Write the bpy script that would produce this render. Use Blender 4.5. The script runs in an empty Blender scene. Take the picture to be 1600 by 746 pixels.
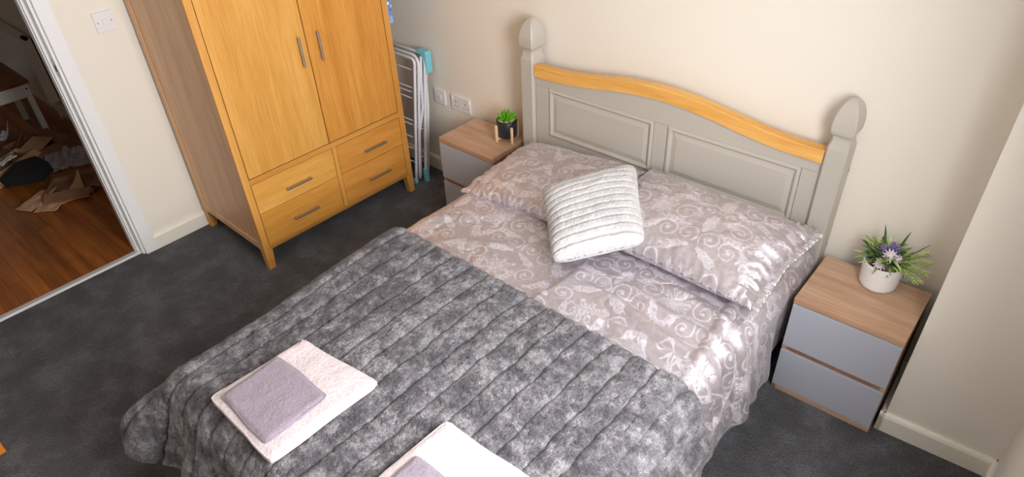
import bpy, bmesh, math, random
import numpy as np
from mathutils import Vector, Matrix, noise as mnoise

scene = bpy.context.scene
COL = scene.collection
random.seed(7)
PI = math.pi

# ------------------------------------------------------------------ camera
CAM_POS = (2.057, -2.396, 2.144)
YAW, PITCH, ROLL = map(math.radians, (43.584, -37.617, -3.006))
cam_data = bpy.data.cameras.new('camera')
cam = bpy.data.objects.new('camera', cam_data); COL.objects.link(cam)
fw = Vector((-math.sin(YAW) * math.cos(PITCH), math.cos(YAW) * math.cos(PITCH), math.sin(PITCH)))
rt = Vector((math.cos(YAW), math.sin(YAW), 0)); up = rt.cross(fw)
R_ = rt * math.cos(ROLL) + up * math.sin(ROLL)
U_ = -rt * math.sin(ROLL) + up * math.cos(ROLL)
M = Matrix((R_, U_, -fw)).transposed().to_4x4(); M.translation = Vector(CAM_POS)
cam.matrix_world = M
cam_data.sensor_width = 36.0
cam_data.lens = 1076.6 / 1600 * 36.0
cam_data.shift_y = (399.0 - 373.0) / 1600
cam_data.clip_start = 0.02
scene.camera = cam

# ------------------------------------------------------------------ light
scene.view_settings.view_transform = 'Standard'
scene.view_settings.look = 'None'
scene.view_settings.gamma = 1.0
scene.view_settings.use_curve_mapping = False
scene.view_settings.exposure = 0.30
world = bpy.data.worlds.new('sky'); scene.world = world
world.use_nodes = True
world.node_tree.nodes['Background'].inputs[0].default_value = (0.80, 0.90, 1.0, 1)
world.node_tree.nodes['Background'].inputs[1].default_value = 2.5


def area(name, loc, rot, sx, sy, power, color):
    l = bpy.data.lights.new(name, 'AREA'); l.shape = 'RECTANGLE'
    l.size = sx; l.size_y = sy; l.energy = power; l.color = color
    o = bpy.data.objects.new(name, l); COL.objects.link(o)
    o.location = loc; o.rotation_euler = rot
    return o


# daylight coming in through the bedroom window in the right wall
area('window_daylight', (2.42, -1.53, 1.60), (0, math.radians(90 - 17), math.radians(11)), 1.22, .90, 60, (1.0, 0.99, 0.98)).data.spread = math.radians(158)

# ------------------------------------------------------------------ helpers


def lin(c):
    return tuple(((x / 255) / 12.92 if x / 255 <= .04045 else (((x / 255) + .055) / 1.055) ** 2.4) for x in c) + (1,)


class NT:
    def __init__(s, name):
        s.m = bpy.data.materials.new(name); s.m.use_nodes = True
        s.t = s.m.node_tree; s.b = s.t.nodes['Principled BSDF']

    def n(s, kind, **kw):
        x = s.t.nodes.new(kind)
        for k, v in kw.items():
            if k.startswith('i_'):
                x.inputs[k[2:].replace('_', ' ')].default_value = v
            else:
                setattr(x, k, v)
        return x

    def l(s, a, b): s.t.links.new(a, b)

    def coord(s, scale=(1, 1, 1), loc=(0, 0, 0), rot=(0, 0, 0), out='Object'):
        c = s.n('ShaderNodeTexCoord'); mp = s.n('ShaderNodeMapping')
        mp.inputs['Scale'].default_value = scale; mp.inputs['Location'].default_value = loc
        mp.inputs['Rotation'].default_value = rot
        s.l(c.outputs[out], mp.inputs['Vector']); return mp.outputs[0]

    def noise(s, vec, scale, detail=4, rough=.55):
        x = s.n('ShaderNodeTexNoise'); x.inputs['Scale'].default_value = scale
        x.inputs['Detail'].default_value = detail; x.inputs['Roughness'].default_value = rough
        s.l(vec, x.inputs['Vector']); return x.outputs['Fac']

    def ramp(s, fac, stops):
        x = s.n('ShaderNodeValToRGB'); e = x.color_ramp.elements
        while len(e) < len(stops): e.new(.5)
        for q, (p, c) in zip(e, stops): q.position = p; q.color = c
        s.l(fac, x.inputs['Fac']); return x.outputs['Color']

    def bump(s, h, strength=.3, dist=.002, prev=None):
        x = s.n('ShaderNodeBump'); x.inputs['Strength'].default_value = strength
        x.inputs['Distance'].default_value = dist; s.l(h, x.inputs['Height'])
        if prev is not None: s.l(prev, x.inputs['Normal'])
        s.l(x.outputs[0], s.b.inputs['Normal']); return x.outputs[0]

    def mix(s, fac, a, b, mode='MIX'):
        x = s.n('ShaderNodeMix'); x.data_type = 'RGBA'; x.blend_type = mode
        for v, i in ((fac, 0), (a, 6), (b, 7)):
            if isinstance(v, (int, float)): x.inputs[i].default_value = v
            elif isinstance(v, tuple): x.inputs[i].default_value = v
            else: s.l(v, x.inputs[i])
        return x.outputs[2]


def plain(name, rgb, rough=.5, metal=0, bump=0, bscale=200, spec=.5, var=0):
    t = NT(name); t.b.inputs['Base Color'].default_value = lin(rgb)
    t.b.inputs['Roughness'].default_value = rough; t.b.inputs['Metallic'].default_value = metal
    t.b.inputs['Specular IOR Level'].default_value = spec
    if bump: t.bump(t.noise(t.coord(), bscale), bump, .001)
    if var:
        c = t.noise(t.coord(), 6, 3)
        a = tuple(x * (1 - var) for x in lin(rgb)[:3]) + (1,)
        t.l(t.ramp(c, [(.3, a), (.7, lin(rgb))]), t.b.inputs['Base Color'])
    return t.m


def wood(name, light, dark, grain='z', rough=.42, scale=1.0, seed=0, contrast=1.0, spec=.4, plank=0):
    t = NT(name)
    a = {'x': (1.3, 16, 16), 'y': (16, 1.3, 16), 'z': (16, 16, 1.3)}[grain]
    v = t.coord(tuple(k * scale for k in a), (seed * 3.1, seed * 1.7, seed * 2.3))
    n1 = t.noise(v, 1.0, 6, .62)
    a2 = {'x': (7, 170, 170), 'y': (170, 7, 170), 'z': (170, 170, 7)}[grain]
    n2 = t.noise(t.coord(tuple(k * scale for k in a2)), 1.0, 3, .6)
    c = t.ramp(n1, [(.5 - .22 / contrast, lin(dark)), (.5 + .2 / contrast, lin(light))])
    c2 = t.ramp(n2, [(.32, lin([k * .80 for k in dark])), (.56, (1, 1, 1, 1))])
    out = t.mix(.20 * contrast, c, c2, 'MULTIPLY')
    if plank:
        br = t.n('ShaderNodeTexBrick'); br.offset = .37
        br.inputs['Scale'].default_value = 1.0
        br.inputs['Brick Width'].default_value = plank[0]; br.inputs['Row Height'].default_value = plank[1]
        br.inputs['Mortar Size'].default_value = .0015
        br.inputs['Color1'].default_value = (1.0, 1.0, 1.0, 1); br.inputs['Color2'].default_value = (.52, .50, .46, 1)
        br.inputs['Mortar'].default_value = (.25, .2, .15, 1); br.inputs['Bias'].default_value = -.1
        t.l(t.coord(), br.inputs['Vector'])
        out = t.mix(.8, out, br.outputs['Color'], 'MULTIPLY')
    t.l(out, t.b.inputs['Base Color'])
    t.b.inputs['Roughness'].default_value = rough; t.b.inputs['Specular IOR Level'].default_value = spec
    t.bump(n2, .10, .0006)
    return t.m


class MB:
    """collects shapes, builds ONE mesh object"""

    def __init__(s): s.b = bmesh.new(); s.smooth = []

    def box(s, x0, x1, y0, y1, z0, z1, bev=.0015, mat=None):
        g = bmesh.ops.create_cube(s.b, size=1)['verts']
        for v in g:
            v.co = Vector(((x0 + x1) / 2 + v.co.x * (x1 - x0), (y0 + y1) / 2 + v.co.y * (y1 - y0), (z0 + z1) / 2 + v.co.z * (z1 - z0)))
        if mat is not None:
            for v in g: v.co = mat @ v.co
        if bev:
            ed = {e for v in g for e in v.link_edges}
            bmesh.ops.bevel(s.b, geom=list(ed), offset=bev, segments=2, affect='EDGES', profile=.6)
        return s

    def prism(s, pts, h0, h1, axis='z', bev=0):
        """polygon pts in the two other axes extruded h0..h1 along axis"""
        def P(a, b, h):
            return {'z': (a, b, h), 'y': (a, h, b), 'x': (h, a, b)}[axis]
        lo = [s.b.verts.new(P(a, b, h0)) for a, b in pts]; hi = [s.b.verts.new(P(a, b, h1)) for a, b in pts]
        fs = [s.b.faces.new(lo[::-1]), s.b.faces.new(hi)]
        n = len(pts)
        for i in range(n): fs.append(s.b.faces.new((lo[i], lo[(i + 1) % n], hi[(i + 1) % n], hi[i])))
        bmesh.ops.recalc_face_normals(s.b, faces=fs)
        if bev:
            bmesh.ops.bevel(s.b, geom=list({e for f in fs for e in f.edges}), offset=bev, segments=2, affect='EDGES', profile=.6)
        return s

    def tube(s, pts, r, n=10, closed=False, cap=True):
        pts = [Vector(p) for p in pts]; rings = []
        rr = r if isinstance(r, (list, tuple)) else [r] * len(pts)
        prev = None
        for i, p in enumerate(pts):
            a = pts[i - 1] if (i or closed) else p; c = pts[(i + 1) % len(pts)] if (i < len(pts) - 1 or closed) else p
            t = (c - a).normalized()
            if prev is None:
                q = Vector((0, 0, 1)) if abs(t.z) < .9 else Vector((1, 0, 0)); u = t.cross(q).normalized()
            else:
                u = (prev - t * prev.dot(t)); u = u.normalized() if u.length > 1e-6 else t.orthogonal().normalized()
            prev = u; w = t.cross(u)
            rings.append([s.b.verts.new(p + (u * math.cos(2 * PI * k / n) + w * math.sin(2 * PI * k / n)) * rr[i]) for k in range(n)])
        m = len(rings)
        for i in range(m if closed else m - 1):
            A, B = rings[i], rings[(i + 1) % m]
            for k in range(n):
                f = s.b.faces.new((A[k], A[(k + 1) % n], B[(k + 1) % n], B[k])); f.smooth = True
        if cap and not closed:
            s.b.faces.new(rings[0][::-1]); s.b.faces.new(rings[-1])
        return s

    def lathe(s, prof, cx=0, cy=0, n=48, power=2.0):
        """prof: (radius, z). closed at r=0 ends"""
        rings = []
        for r, z in prof:
            if r < 1e-6: rings.append([s.b.verts.new((cx, cy, z))])
            else: rings.append([s.b.verts.new((cx + r * math.cos(2 * PI * k / n), cy + r * math.sin(2 * PI * k / n), z)) for k in range(n)])
        for A, B in zip(rings, rings[1:]):
            for k in range(n):
                k2 = (k + 1) % n
                if len(A) == 1 and len(B) == 1: continue
                if len(A) == 1: f = s.b.faces.new((A[0], B[k2], B[k]))
                elif len(B) == 1: f = s.b.faces.new((A[k], A[k2], B[0]))
                else: f = s.b.faces.new((A[k], A[k2], B[k2], B[k]))
                f.smooth = True
        return s

    def blob(s, c, r, sub=2, wob=0, seed=0):
        g = bmesh.ops.create_icosphere(s.b, subdivisions=sub, radius=1)['verts']
        for v in g:
            d = v.co.copy(); k = 1 + wob * mnoise.noise(d * 2.2 + Vector((seed, seed * 2, 0)))
            v.co = Vector((c[0] + d.x * r[0] * k, c[1] + d.y * r[1] * k, c[2] + d.z * r[2] * k))
            for f in v.link_faces: f.smooth = True
        return s

    def leaf(s, base, d, length, width, droop=0, curl=.3, thick=.0006, n=6):
        """tapered leaf with a fold along its midrib"""
        d = Vector(d).normalized(); side = d.cross(Vector((0, 0, 1)))
        if side.length < .01: side = Vector((1, 0, 0))
        side.normalize(); nrm = side.cross(d).normalized(); rows = []
        for i in range(n + 1):
            t = i / n; w = width * .5 * (math.sin(PI * min(1, (t * .92 + .08))) ** .8) * (1 if t < .98 else 0)
            c = Vector(base) + d * length * t + Vector((0, 0, -droop * length * t * t))
            up_ = nrm * (curl * w)
            rows.append([c - side * w + up_, c, c + side * w + up_])
        for off in (0, -thick):
            vs = [[s.b.verts.new(p + nrm * off) for p in row] for row in rows]
            for i in range(n):
                for j in range(2):
                    try:
                        q = (vs[i][j], vs[i][j + 1], vs[i + 1][j + 1], vs[i + 1][j])
                        f = s.b.faces.new(q if off == 0 else q[::-1]); f.smooth = True
                    except ValueError: pass
        return s

    def build(s, name, mat, parent=None, smooth=False):
        me = bpy.data.meshes.new(name); s.b.to_mesh(me); s.b.free()
        if smooth:
            for p in me.polygons: p.use_smooth = True
        o = bpy.data.objects.new(name, me); COL.objects.link(o)
        me.materials.append(mat)
        if parent is not None: o.parent = parent
        return o


def tag(o, label=None, cat=None, group=None, kind=None):
    if label: o['label'] = label
    if cat: o['category'] = cat
    if group: o['group'] = group
    if kind: o['kind'] = kind
    return o


def thing(name, label, cat, loc=(0, 0, 0), rz=0, group=None):
    o = bpy.data.objects.new(name, None); COL.objects.link(o)
    o.empty_display_size = .05
    o.location = loc; o.rotation_euler = (0, 0, rz)
    return tag(o, label, cat, group)


def struct(name, mb, mat, parent=None):
    o = mb.build(name, mat, parent)
    if parent is None: o['kind'] = 'structure'
    return o


def dup(root, loc, rz, label, name=None):
    r = root.copy(); COL.objects.link(r); r.location = loc; r.rotation_euler = (0, 0, rz); r['label'] = label
    for ch in list(root.children):
        c = ch.copy(); COL.objects.link(c); c.parent = r
        for g in list(ch.children):
            d = g.copy(); COL.objects.link(d); d.parent = c
    return r


def sm(x, a, b):
    t = np.clip((x - a) / (b - a), 0, 1); return t * t * (3 - 2 * t)


def vnoise(x, y, seed=0):
    """value noise in [-1,1], vectorised"""
    xi = np.floor(x).astype(np.int64); yi = np.floor(y).astype(np.int64)
    fx = x - xi; fy = y - yi; fx = fx * fx * fx * (fx * (fx * 6 - 15) + 10); fy = fy * fy * fy * (fy * (fy * 6 - 15) + 10)

    def h(a, b):
        n = (a * 374761393 + b * 668265263 + seed * 974634777) & 0x7fffffff
        n = ((n ^ (n >> 13)) * 1274126177) & 0x7fffffff
        n = n ^ (n >> 16)
        return (n & 0xffff) / 32767.5 - 1
    return (h(xi, yi) * (1 - fx) + h(xi + 1, yi) * fx) * (1 - fy) + (h(xi, yi + 1) * (1 - fx) + h(xi + 1, yi + 1) * fx) * fy


def fbm(x, y, oct=4, seed=0, g=.5):
    s = 0; a = 1; t = 0
    for i in range(oct):
        s = s + a * vnoise(x * 2 ** i, y * 2 ** i, seed + i * 7); t += a; a *= g
    return s / t


def grid_object(name, mat, X, Y, Z, parent=None, attrs=None, solid=0, uv=None):
    """X,Y,Z 2D arrays -> quad grid mesh"""
    h, w = X.shape
    co = np.stack([X, Y, Z], -1).reshape(-1, 3).astype(np.float32)
    i = np.arange(h * w).reshape(h, w)
    q = np.stack([i[:-1, :-1], i[:-1, 1:], i[1:, 1:], i[1:, :-1]], -1).reshape(-1, 4)
    me = bpy.data.meshes.new(name)
    me.vertices.add(len(co)); me.vertices.foreach_set('co', co.ravel())
    me.loops.add(q.size); me.loops.foreach_set('vertex_index', q.ravel().astype(np.int32))
    me.polygons.add(len(q)); me.polygons.foreach_set('loop_start', np.arange(0, q.size, 4, dtype=np.int32))
    me.polygons.foreach_set('loop_total', np.full(len(q), 4, dtype=np.int32))
    me.update(calc_edges=True); me.validate()
    me.polygons.foreach_set('use_smooth', np.ones(len(me.polygons), dtype=bool))
    for k, v in (attrs or {}).items():
        a = me.attributes.new(k, 'FLOAT', 'POINT'); a.data.foreach_set('value', v.reshape(-1).astype(np.float32))
    o = bpy.data.objects.new(name, me); COL.objects.link(o); me.materials.append(mat)
    if parent is not None: o.parent = parent
    if solid:
        md = o.modifiers.new('thickness', 'SOLIDIFY'); md.thickness = abs(solid); md.offset = -1 if solid > 0 else 1
    return o


# ------------------------------------------------------------------ materials
def wall_mat():
    t = NT('cream_wall_paint')
    t.b.inputs['Base Color'].default_value = lin((238, 231, 220)); t.b.inputs['Roughness'].default_value = .72
    t.b.inputs['Specular IOR Level'].default_value = .25
    t.bump(t.noise(t.coord(), 90, 5), .06, .001)
    return t.m


def carpet_mat():
    t = NT('charcoal_carpet')
    v = t.coord()
    big = t.noise(v, 6.5, 6, .66); fine = t.noise(v, 105, 3, .7); vf = t.noise(v, 250, 2, .8)
    c = t.ramp(big, [(.38, lin((74, 73, 78))), (.5, lin((94, 93, 99))), (.62, lin((122, 122, 131)))])
    c2 = t.ramp(fine, [(.34, (.30, .30, .31, 1)), (.62, (1, 1, 1, 1))])
    c3 = t.ramp(vf, [(.3, (.45, .45, .45, 1)), (.7, (1, 1, 1, 1))])
    t.l(t.mix(.85, t.mix(.9, c, c2, 'MULTIPLY'), c3, 'MULTIPLY'), t.b.inputs['Base Color'])
    t.b.inputs['Roughness'].default_value = .95; t.b.inputs['Specular IOR Level'].default_value = .1
    t.b.inputs['Sheen Weight'].default_value = .3
    n = t.bump(fine, .9, .014); t.bump(vf, .7, .006, n)
    return t.m


def satin_mat():
    t = NT('damask_satin')
    a = t.n('ShaderNodeAttribute'); a.attribute_name = 'pattern'
    v = t.coord()
    weave = t.noise(t.coord((900, 900, 900)), 1, 2)
    lace = t.ramp(t.noise(v, 210, 3, .7), [(.36, (.50, .50, .50, 1)), (.44, (1, 1, 1, 1))])
    edge = t.mix(.6, t.ramp(a.outputs['Fac'], [(.30, (0, 0, 0, 1)), (.62, (1, 1, 1, 1))]), lace, 'MULTIPLY')
    mot = t.noise(v, 60, 3, .6)
    g = t.ramp(mot, [(.3, lin((192, 182, 188))), (.7, lin((208, 200, 207)))])
    p = t.ramp(mot, [(.3, lin((212, 206, 215))), (.7, lin((232, 228, 238)))])
    t.l(t.mix(edge, g, p), t.b.inputs['Base Color'])
    t.l(t.ramp(edge, [(0, (.37, .37, .37, 1)), (1, (.43, .43, .43, 1))]), t.b.inputs['Roughness'])
    t.l(t.ramp(edge, [(0, (.66, .66, .66, 1)), (1, (.50, .50, .50, 1))]), t.b.inputs['Metallic'])
    # the satin weave scatters its shine across the threads
    t.b.inputs['Anisotropic'].default_value = .85
    tg = t.n('ShaderNodeTangent'); tg.direction_type = 'RADIAL'; tg.axis = 'X'; t.l(tg.outputs[0], t.b.inputs['Tangent'])
    t.b.inputs['Specular IOR Level'].default_value = .9
    t.b.inputs['Sheen Weight'].default_value = .2; t.b.inputs['Sheen Roughness'].default_value = .35
    n = t.bump(edge, .25, .0012); t.bump(t.noise(v, 34, 4, .6), .30, .004, n)
    return t.m


def fur_mat(name, lo, mid, hi, blotch=8.0, fine=190, seed=0, bs=1.0, seam=None, amt=.8):
    t = NT(name); v = t.coord((1, 1, 1), (seed, seed, 0))
    b1 = t.noise(v, blotch, 7, .72); b2 = t.noise(v, 80, 4, .8); f = t.noise(v, fine, 3, .8)
    c = t.ramp(b1, [(.40, lin(lo)), (.5, lin(mid)), (.60, lin(hi))])
    k = 1 - amt * .62
    c = t.mix(.9, c, t.ramp(b2, [(.36, (k, k, k, 1)), (.58, (1, 1, 1, 1))]), 'MULTIPLY')
    c = t.mix(.9, c, t.ramp(f, [(.34, (k * .8, k * .8, k * .8, 1)), (.60, (1, 1, 1, 1))]), 'MULTIPLY')
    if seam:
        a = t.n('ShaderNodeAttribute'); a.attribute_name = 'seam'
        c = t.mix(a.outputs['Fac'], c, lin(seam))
    t.l(c, t.b.inputs['Base Color']); t.b.inputs['Roughness'].default_value = .9
    t.b.inputs['Specular IOR Level'].default_value = .15; t.b.inputs['Sheen Weight'].default_value = .4
    t.b.inputs['Sheen Roughness'].default_value = .45
    n = t.bump(b2, .9 * bs, .016); t.bump(f, .9 * bs, .008, n)
    return t.m


def terry(name, rgb, seed=0):
    t = NT(name); v = t.coord(loc=(seed, 0, 0)); f = t.noise(v, 230, 3, .75); g = t.noise(v, 45, 3)
    c = t.ramp(f, [(.3, lin([k * .80 for k in rgb])), (.62, lin(rgb))])
    c = t.mix(.6, c, t.ramp(g, [(.3, (.90, .89, .90, 1)), (.65, (1, 1, 1, 1))]), 'MULTIPLY')
    t.l(c, t.b.inputs['Base Color']); t.b.inputs['Roughness'].default_value = .95
    t.b.inputs['Specular IOR Level'].default_value = .1; t.b.inputs['Sheen Weight'].default_value = .3
    n = t.bump(f, .35, .003); t.bump(g, .10, .003, n)
    return t.m


MT = dict(
    wall=wall_mat(), carpet=carpet_mat(),
    skirting=plain('skirting_paint', (240, 234, 222), .4),
    white=plain('white_gloss_paint', (238, 238, 240), .3),
    plastic=plain('white_plastic', (236, 234, 236), .28),
    ceiling=plain('ceiling_paint', (240, 238, 232), .85),
    chrome=plain('brushed_steel', (190, 186, 180), .32, 1.0),
    bronze=plain('satin_nickel', (176, 164, 150), .36, .75),
    hole=plain('socket_hole', (24, 22, 22), .8),
    hall_floor=wood('hall_parquet', (196, 118, 52), (140, 74, 26), 'x', .34, 1.0, 3, 1.2, .5, (.42, .07)),
    satin=satin_mat(),
    greypaint=plain('grey_green_paint', (188, 182, 173), .45, bump=.05, bscale=60),
    pine=wood('waxed_pine', (240, 190, 110), (222, 158, 74), 'x', .35, 1.1, 5, 1.1),
    mattress=plain('mattress_ticking', (226, 222, 214), .9),
    bedside_top=wood('bedside_oak_top', (210, 176, 148), (180, 138, 110), 'x', .42, 1.0, 2, 1.2),
    bedside_side=wood('bedside_oak_side', (168, 126, 100), (134, 94, 72), 'z', .45, 1.0, 8, 1.2),
    bedside_grey=plain('grey_drawer_laminate', (176, 179, 190), .38),
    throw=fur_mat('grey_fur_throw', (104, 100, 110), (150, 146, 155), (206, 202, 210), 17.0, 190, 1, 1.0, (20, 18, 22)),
    cushion=fur_mat('pale_plush', (196, 196, 198), (206, 205, 207), (214, 213, 215), 9.0, 190, 4, .22, (140, 136, 134), .12),
    bath=terry('blush_terry', (232, 218, 222)), hand=terry('mauve_terry', (162, 150, 164), 5),
    airer=plain('airer_white_enamel', (226, 228, 236), .3), teal=plain('turquoise_plastic', (126, 208, 224), .35),
    wire=plain('airer_wire', (205, 206, 212), .35),
    card=plain('brown_cardboard', (214, 170, 132), .85, bump=.1, bscale=60, var=.2),
    card2=plain('dark_cardboard', (150, 108, 78), .85, bump=.1, bscale=60, var=.25),
    black=plain('black_fabric', (20, 22, 26), .85), paper=plain('white_paper', (230, 228, 230), .7),
    pot_black=plain('black_ceramic', (22, 24, 32), .35), pot_white=plain('white_ceramic', (240, 240, 240), .3, bump=.15, bscale=60),
    stand=wood('birch_stand', (236, 206, 166), (220, 184, 140), 'z', .5, 2.0, 1),
    green=plain('bright_green_leaf', (112, 190, 34), .4, var=.35), green_dark=plain('deep_green_leaf', (84, 124, 66), .5, var=.25),
    green_mid=plain('sage_green_leaf', (150, 176, 98), .5, var=.25), lime=plain('lime_leaf', (200, 214, 140), .5),
    purple=plain('purple_petal', (146, 128, 196), .6, var=.2), pink=plain('pink_petal', (240, 222, 236), .6, var=.08),
    gravel=plain('cream_gravel', (222, 210, 186), .8, bump=.4, bscale=250), soil=plain('brown_moss', (120, 92, 62), .9, bump=.5, bscale=200),
    radiator=plain('radiator_enamel', (240, 232, 224), .4),
    dotwhite=plain('white_glaze_dot', (190, 196, 206), .4),
)


def oak(nm, light, dark, grain, seed, c=1.0, sc=1.0):
    return wood(nm, light, dark, grain, .40, sc, seed, c)


OAK = dict(
    side=oak('oak_side_panel', (226, 184, 142), (200, 154, 116), 'z', 1), stile=oak('oak_stile', (228, 170, 92), (208, 144, 66), 'z', 2),
    rail=oak('oak_rail', (220, 160, 84), (200, 136, 60), 'y', 3), doorl=oak('oak_door_left', (228, 172, 92), (208, 148, 66), 'z', 4, 1.1, .8),
    doorr=oak('oak_door_right', (222, 158, 76), (200, 132, 52), 'z', 9, 1.2, .8), drl=oak('oak_drawer_light', (232, 176, 92), (214, 150, 66), 'y', 6, 1.0),
    drr=oak('oak_drawer_dark', (222, 158, 78), (202, 132, 52), 'y', 12, 1.0), drl2=oak('oak_drawer_mid', (226, 166, 80), (206, 140, 56), 'y', 15, 1.0),
)

# ------------------------------------------------------------------ room shell
XL, XR, YN, ZC = -1.395, 2.28, -3.60, 2.40
HX = -5.0    # far end of the hall
struct('floor', MB().box(XL - .045, XR + .2, YN, .1, -.08, 0, 0), MT['carpet'])
struct('ceiling', MB().box(HX, XR + .2, YN, .1, ZC, ZC + .1, 0), MT['ceiling'])
struct('wall_back', MB().box(XL - .12, XR + .2, 0, .12, 0, ZC, 0), MT['wall'])
DY0, DY1, DZ = -2.42, -1.585, 2.02           # door opening
mb = MB(); mb.box(XL - .12, XL, DY1, 0, 0, ZC, 0); mb.box(XL - .12, XL, YN, DY0, 0, ZC, 0); mb.box(XL - .12, XL, DY0, DY1, DZ, ZC, 0)
struct('wall_left', mb, MT['wall'])
struct('wall_near', MB().box(HX, XR + .2, YN - .1, YN, 0, ZC, 0), MT['wall'])
WY0, WY1, WZ0, WZ1 = -2.01, -1.05, .97, 2.24
mb = MB(); mb.box(XR, XR + .12, YN, WY0, 0, ZC, 0); mb.box(XR, XR + .12, WY1, 0, 0, ZC, 0)
mb.box(XR, XR + .12, WY0, WY1, 0, WZ0, 0); mb.box(XR, XR + .12, WY0, WY1, WZ1, ZC, 0)
struct('wall_right', mb, MT['wall'])
ang = .075
PXc, PYc = 1.920, -.303
ca, sa = math.cos(ang), math.sin(ang)


def pil(u, v):   # local (along face, depth) -> world
    return (PXc + u * ca - v * sa, PYc + u * sa + v * ca)


struct('wall_column', MB().prism([pil(0, 0), pil(.42, 0), (2.35, .05), (PXc - .3 * sa, .05)], 0, ZC), MT['wall'])
# skirting boards: board with rounded top


def skirt(name, pts, h=.085, t=.018):
    """pts: polyline on the floor, board lies to its left side by t"""
    mb = MB()
    for (x0, y0), (x1, y1) in zip(pts, pts[1:]):
        d = Vector((x1 - x0, y1 - y0, 0)).normalized(); n = Vector((-d.y, d.x, 0))
        prof = [(0, 0), (t, 0), (t, h - .014), (t * .75, h - .004), (t * .35, h), (0, h)]
        A = [mb.b.verts.new(Vector((x0, y0, 0)) + n * a + Vector((0, 0, z))) for a, z in prof]
        B = [mb.b.verts.new(Vector((x1, y1, 0)) + n * a + Vector((0, 0, z))) for a, z in prof]
        k = len(prof); fs = [mb.b.faces.new(A), mb.b.faces.new(B[::-1])]
        for i in range(k): fs.append(mb.b.faces.new((A[i], B[i], B[(i + 1) % k], A[(i + 1) % k])))
        bmesh.ops.recalc_face_normals(mb.b, faces=fs)
    return struct(name, mb, MT['skirting'])


skirt('baseboard_left', [(XL, 0), (XL, -1.522)])
skirt('baseboard_back', [(1.93, 0), (XL, 0)])
skirt('baseboard_column', [pil(.372, 0), pil(-.018, 0)])
skirt('baseboard_alcove', [pil(0, -.018), pil(0, .30)])
skirt('baseboard_right', [(XR, YN), (XR, pil(.36, 0)[1])])
skirt('baseboard_near', [(XL, YN), (XR, YN)])

# door frame: lining with stop and architrave, strike plate
door = bpy.data.objects.new('door_1', None); COL.objects.link(door); door['kind'] = 'structure'
mb = MB()
for s, y in ((1, DY1), (-1, DY0)):
    def bx(x0, x1, d0, d1, z1=DZ, bev=.002):
        a, b = sorted((y - s * d0, y - s * d1)); mb.box(x0, x1, a, b, 0, z1, bev)
    bx(XL - .125, XL + .002, 0, .012)                # lining
    bx(XL - .125, XL - .042, .012, .024)             # stop
    bx(XL - .088, XL - .060, .024, .029)
mb.box(XL - .125, XL + .002, DY0, DY1, DZ - .012, DZ, .002)
mb.box(XL - .125, XL - .042, DY0, DY1, DZ - .024, DZ - .012, .002)
mb.build('lining', MT['white'], door)
mb = MB()
for a, b in ((DY1, DY1 + .064), (DY0 - .064, DY0)):
    mb.box(XL, XL + .020, a, b, 0, DZ + .064, .004)
mb.box(XL, XL + .020, DY0 - .064, DY1 + .064, DZ, DZ + .064, .004)
mb.build('architrave', MT['white'], door)
mb = MB()
for a, b in ((DY1, DY1 + .06), (DY0 - .06, DY0)):
    mb.box(XL - .14, XL - .12, a, b, 0, DZ + .06, .004)
mb.build('hall_architrave', MT['white'], door)
mb = MB(); mb.box(XL - .036, XL - .006, DY1 - .0135, DY1 - .011, .985, 1.065, .0006)
sp = mb.build('strike_plate', MT['chrome'], door)
mb = MB(); mb.box(XL - .028, XL - .014, DY1 - .0142, DY1 - .0134, 1.010, 1.040, .0003)
mb.build('latch_hole', MT['hole'], sp)
# metal threshold bar
mb = MB(); mb.prism([(XL - .066, 0), (XL - .058, .007), (XL - .028, .008), (XL - .018, 0)], DY0, DY1 - .012, 'y')
for v in mb.b.verts: pass
struct('trim_1', mb, plain('silver_threshold', (232, 232, 236), .3, .3))

# the hall seen through the door
struct('floor_hall', MB().box(HX, XL - .045, YN, -1.17, -.08, -.004, 0), MT['hall_floor'])
struct('wall_hall', MB().box(HX, XL - .12, -1.17, -1.05, 0, ZC, 0), MT['wall'])
struct('wall_hall_end', MB().box(HX - .1, HX, YN, -1.05, 0, ZC, 0), MT['wall'])
skirt('baseboard_hall', [(XL - .12, -1.17), (HX, -1.17)], .09)

# window (in the right wall, beside the camera)
win = bpy.data.objects.new('window_1', None); COL.objects.link(win); win['kind'] = 'structure'
mb = MB()
xa, xb = XR + .05, XR + .10
mb.box(xa, xb, WY0, WY0 + .06, WZ0, WZ1); mb.box(xa, xb, WY1 - .06, WY1, WZ0, WZ1)
mb.box(xa, xb, WY0, WY1, WZ0, WZ0 + .06); mb.box(xa, xb, WY0, WY1, WZ1 - .06, WZ1)
mb.build('window_frame', MT['white'], win)
g = NT('window_glass'); tr = g.n('ShaderNodeBsdfTransparent'); gl = g.n('ShaderNodeBsdfGlossy'); gl.inputs['Roughness'].default_value = .02
mx = g.n('ShaderNodeMixShader'); mx.inputs[0].default_value = .06
g.l(tr.outputs[0], mx.inputs[1]); g.l(gl.outputs[0], mx.inputs[2]); g.l(mx.outputs[0], g.t.nodes['Material Output'].inputs['Surface'])
MB().box(XR + .074, XR + .078, WY0 + .05, WY1 - .05, WZ0 + .05, WZ1 - .05, 0).build('pane', g.m, win)
MB().box(XR - .03, XR + .05, WY0 - .03, WY1 + .03, WZ0 - .025, WZ0, .006).build('window_sill', MT['white'], win)

# ------------------------------------------------------------------ bed frame
HP, HW = (0.0, -.114), .016
bed = thing('double_bed', 'double bed with grey-green painted panelled headboard, pointed posts and pine top rail', 'bed', (HP[0], HP[1], 0), HW)


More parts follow.
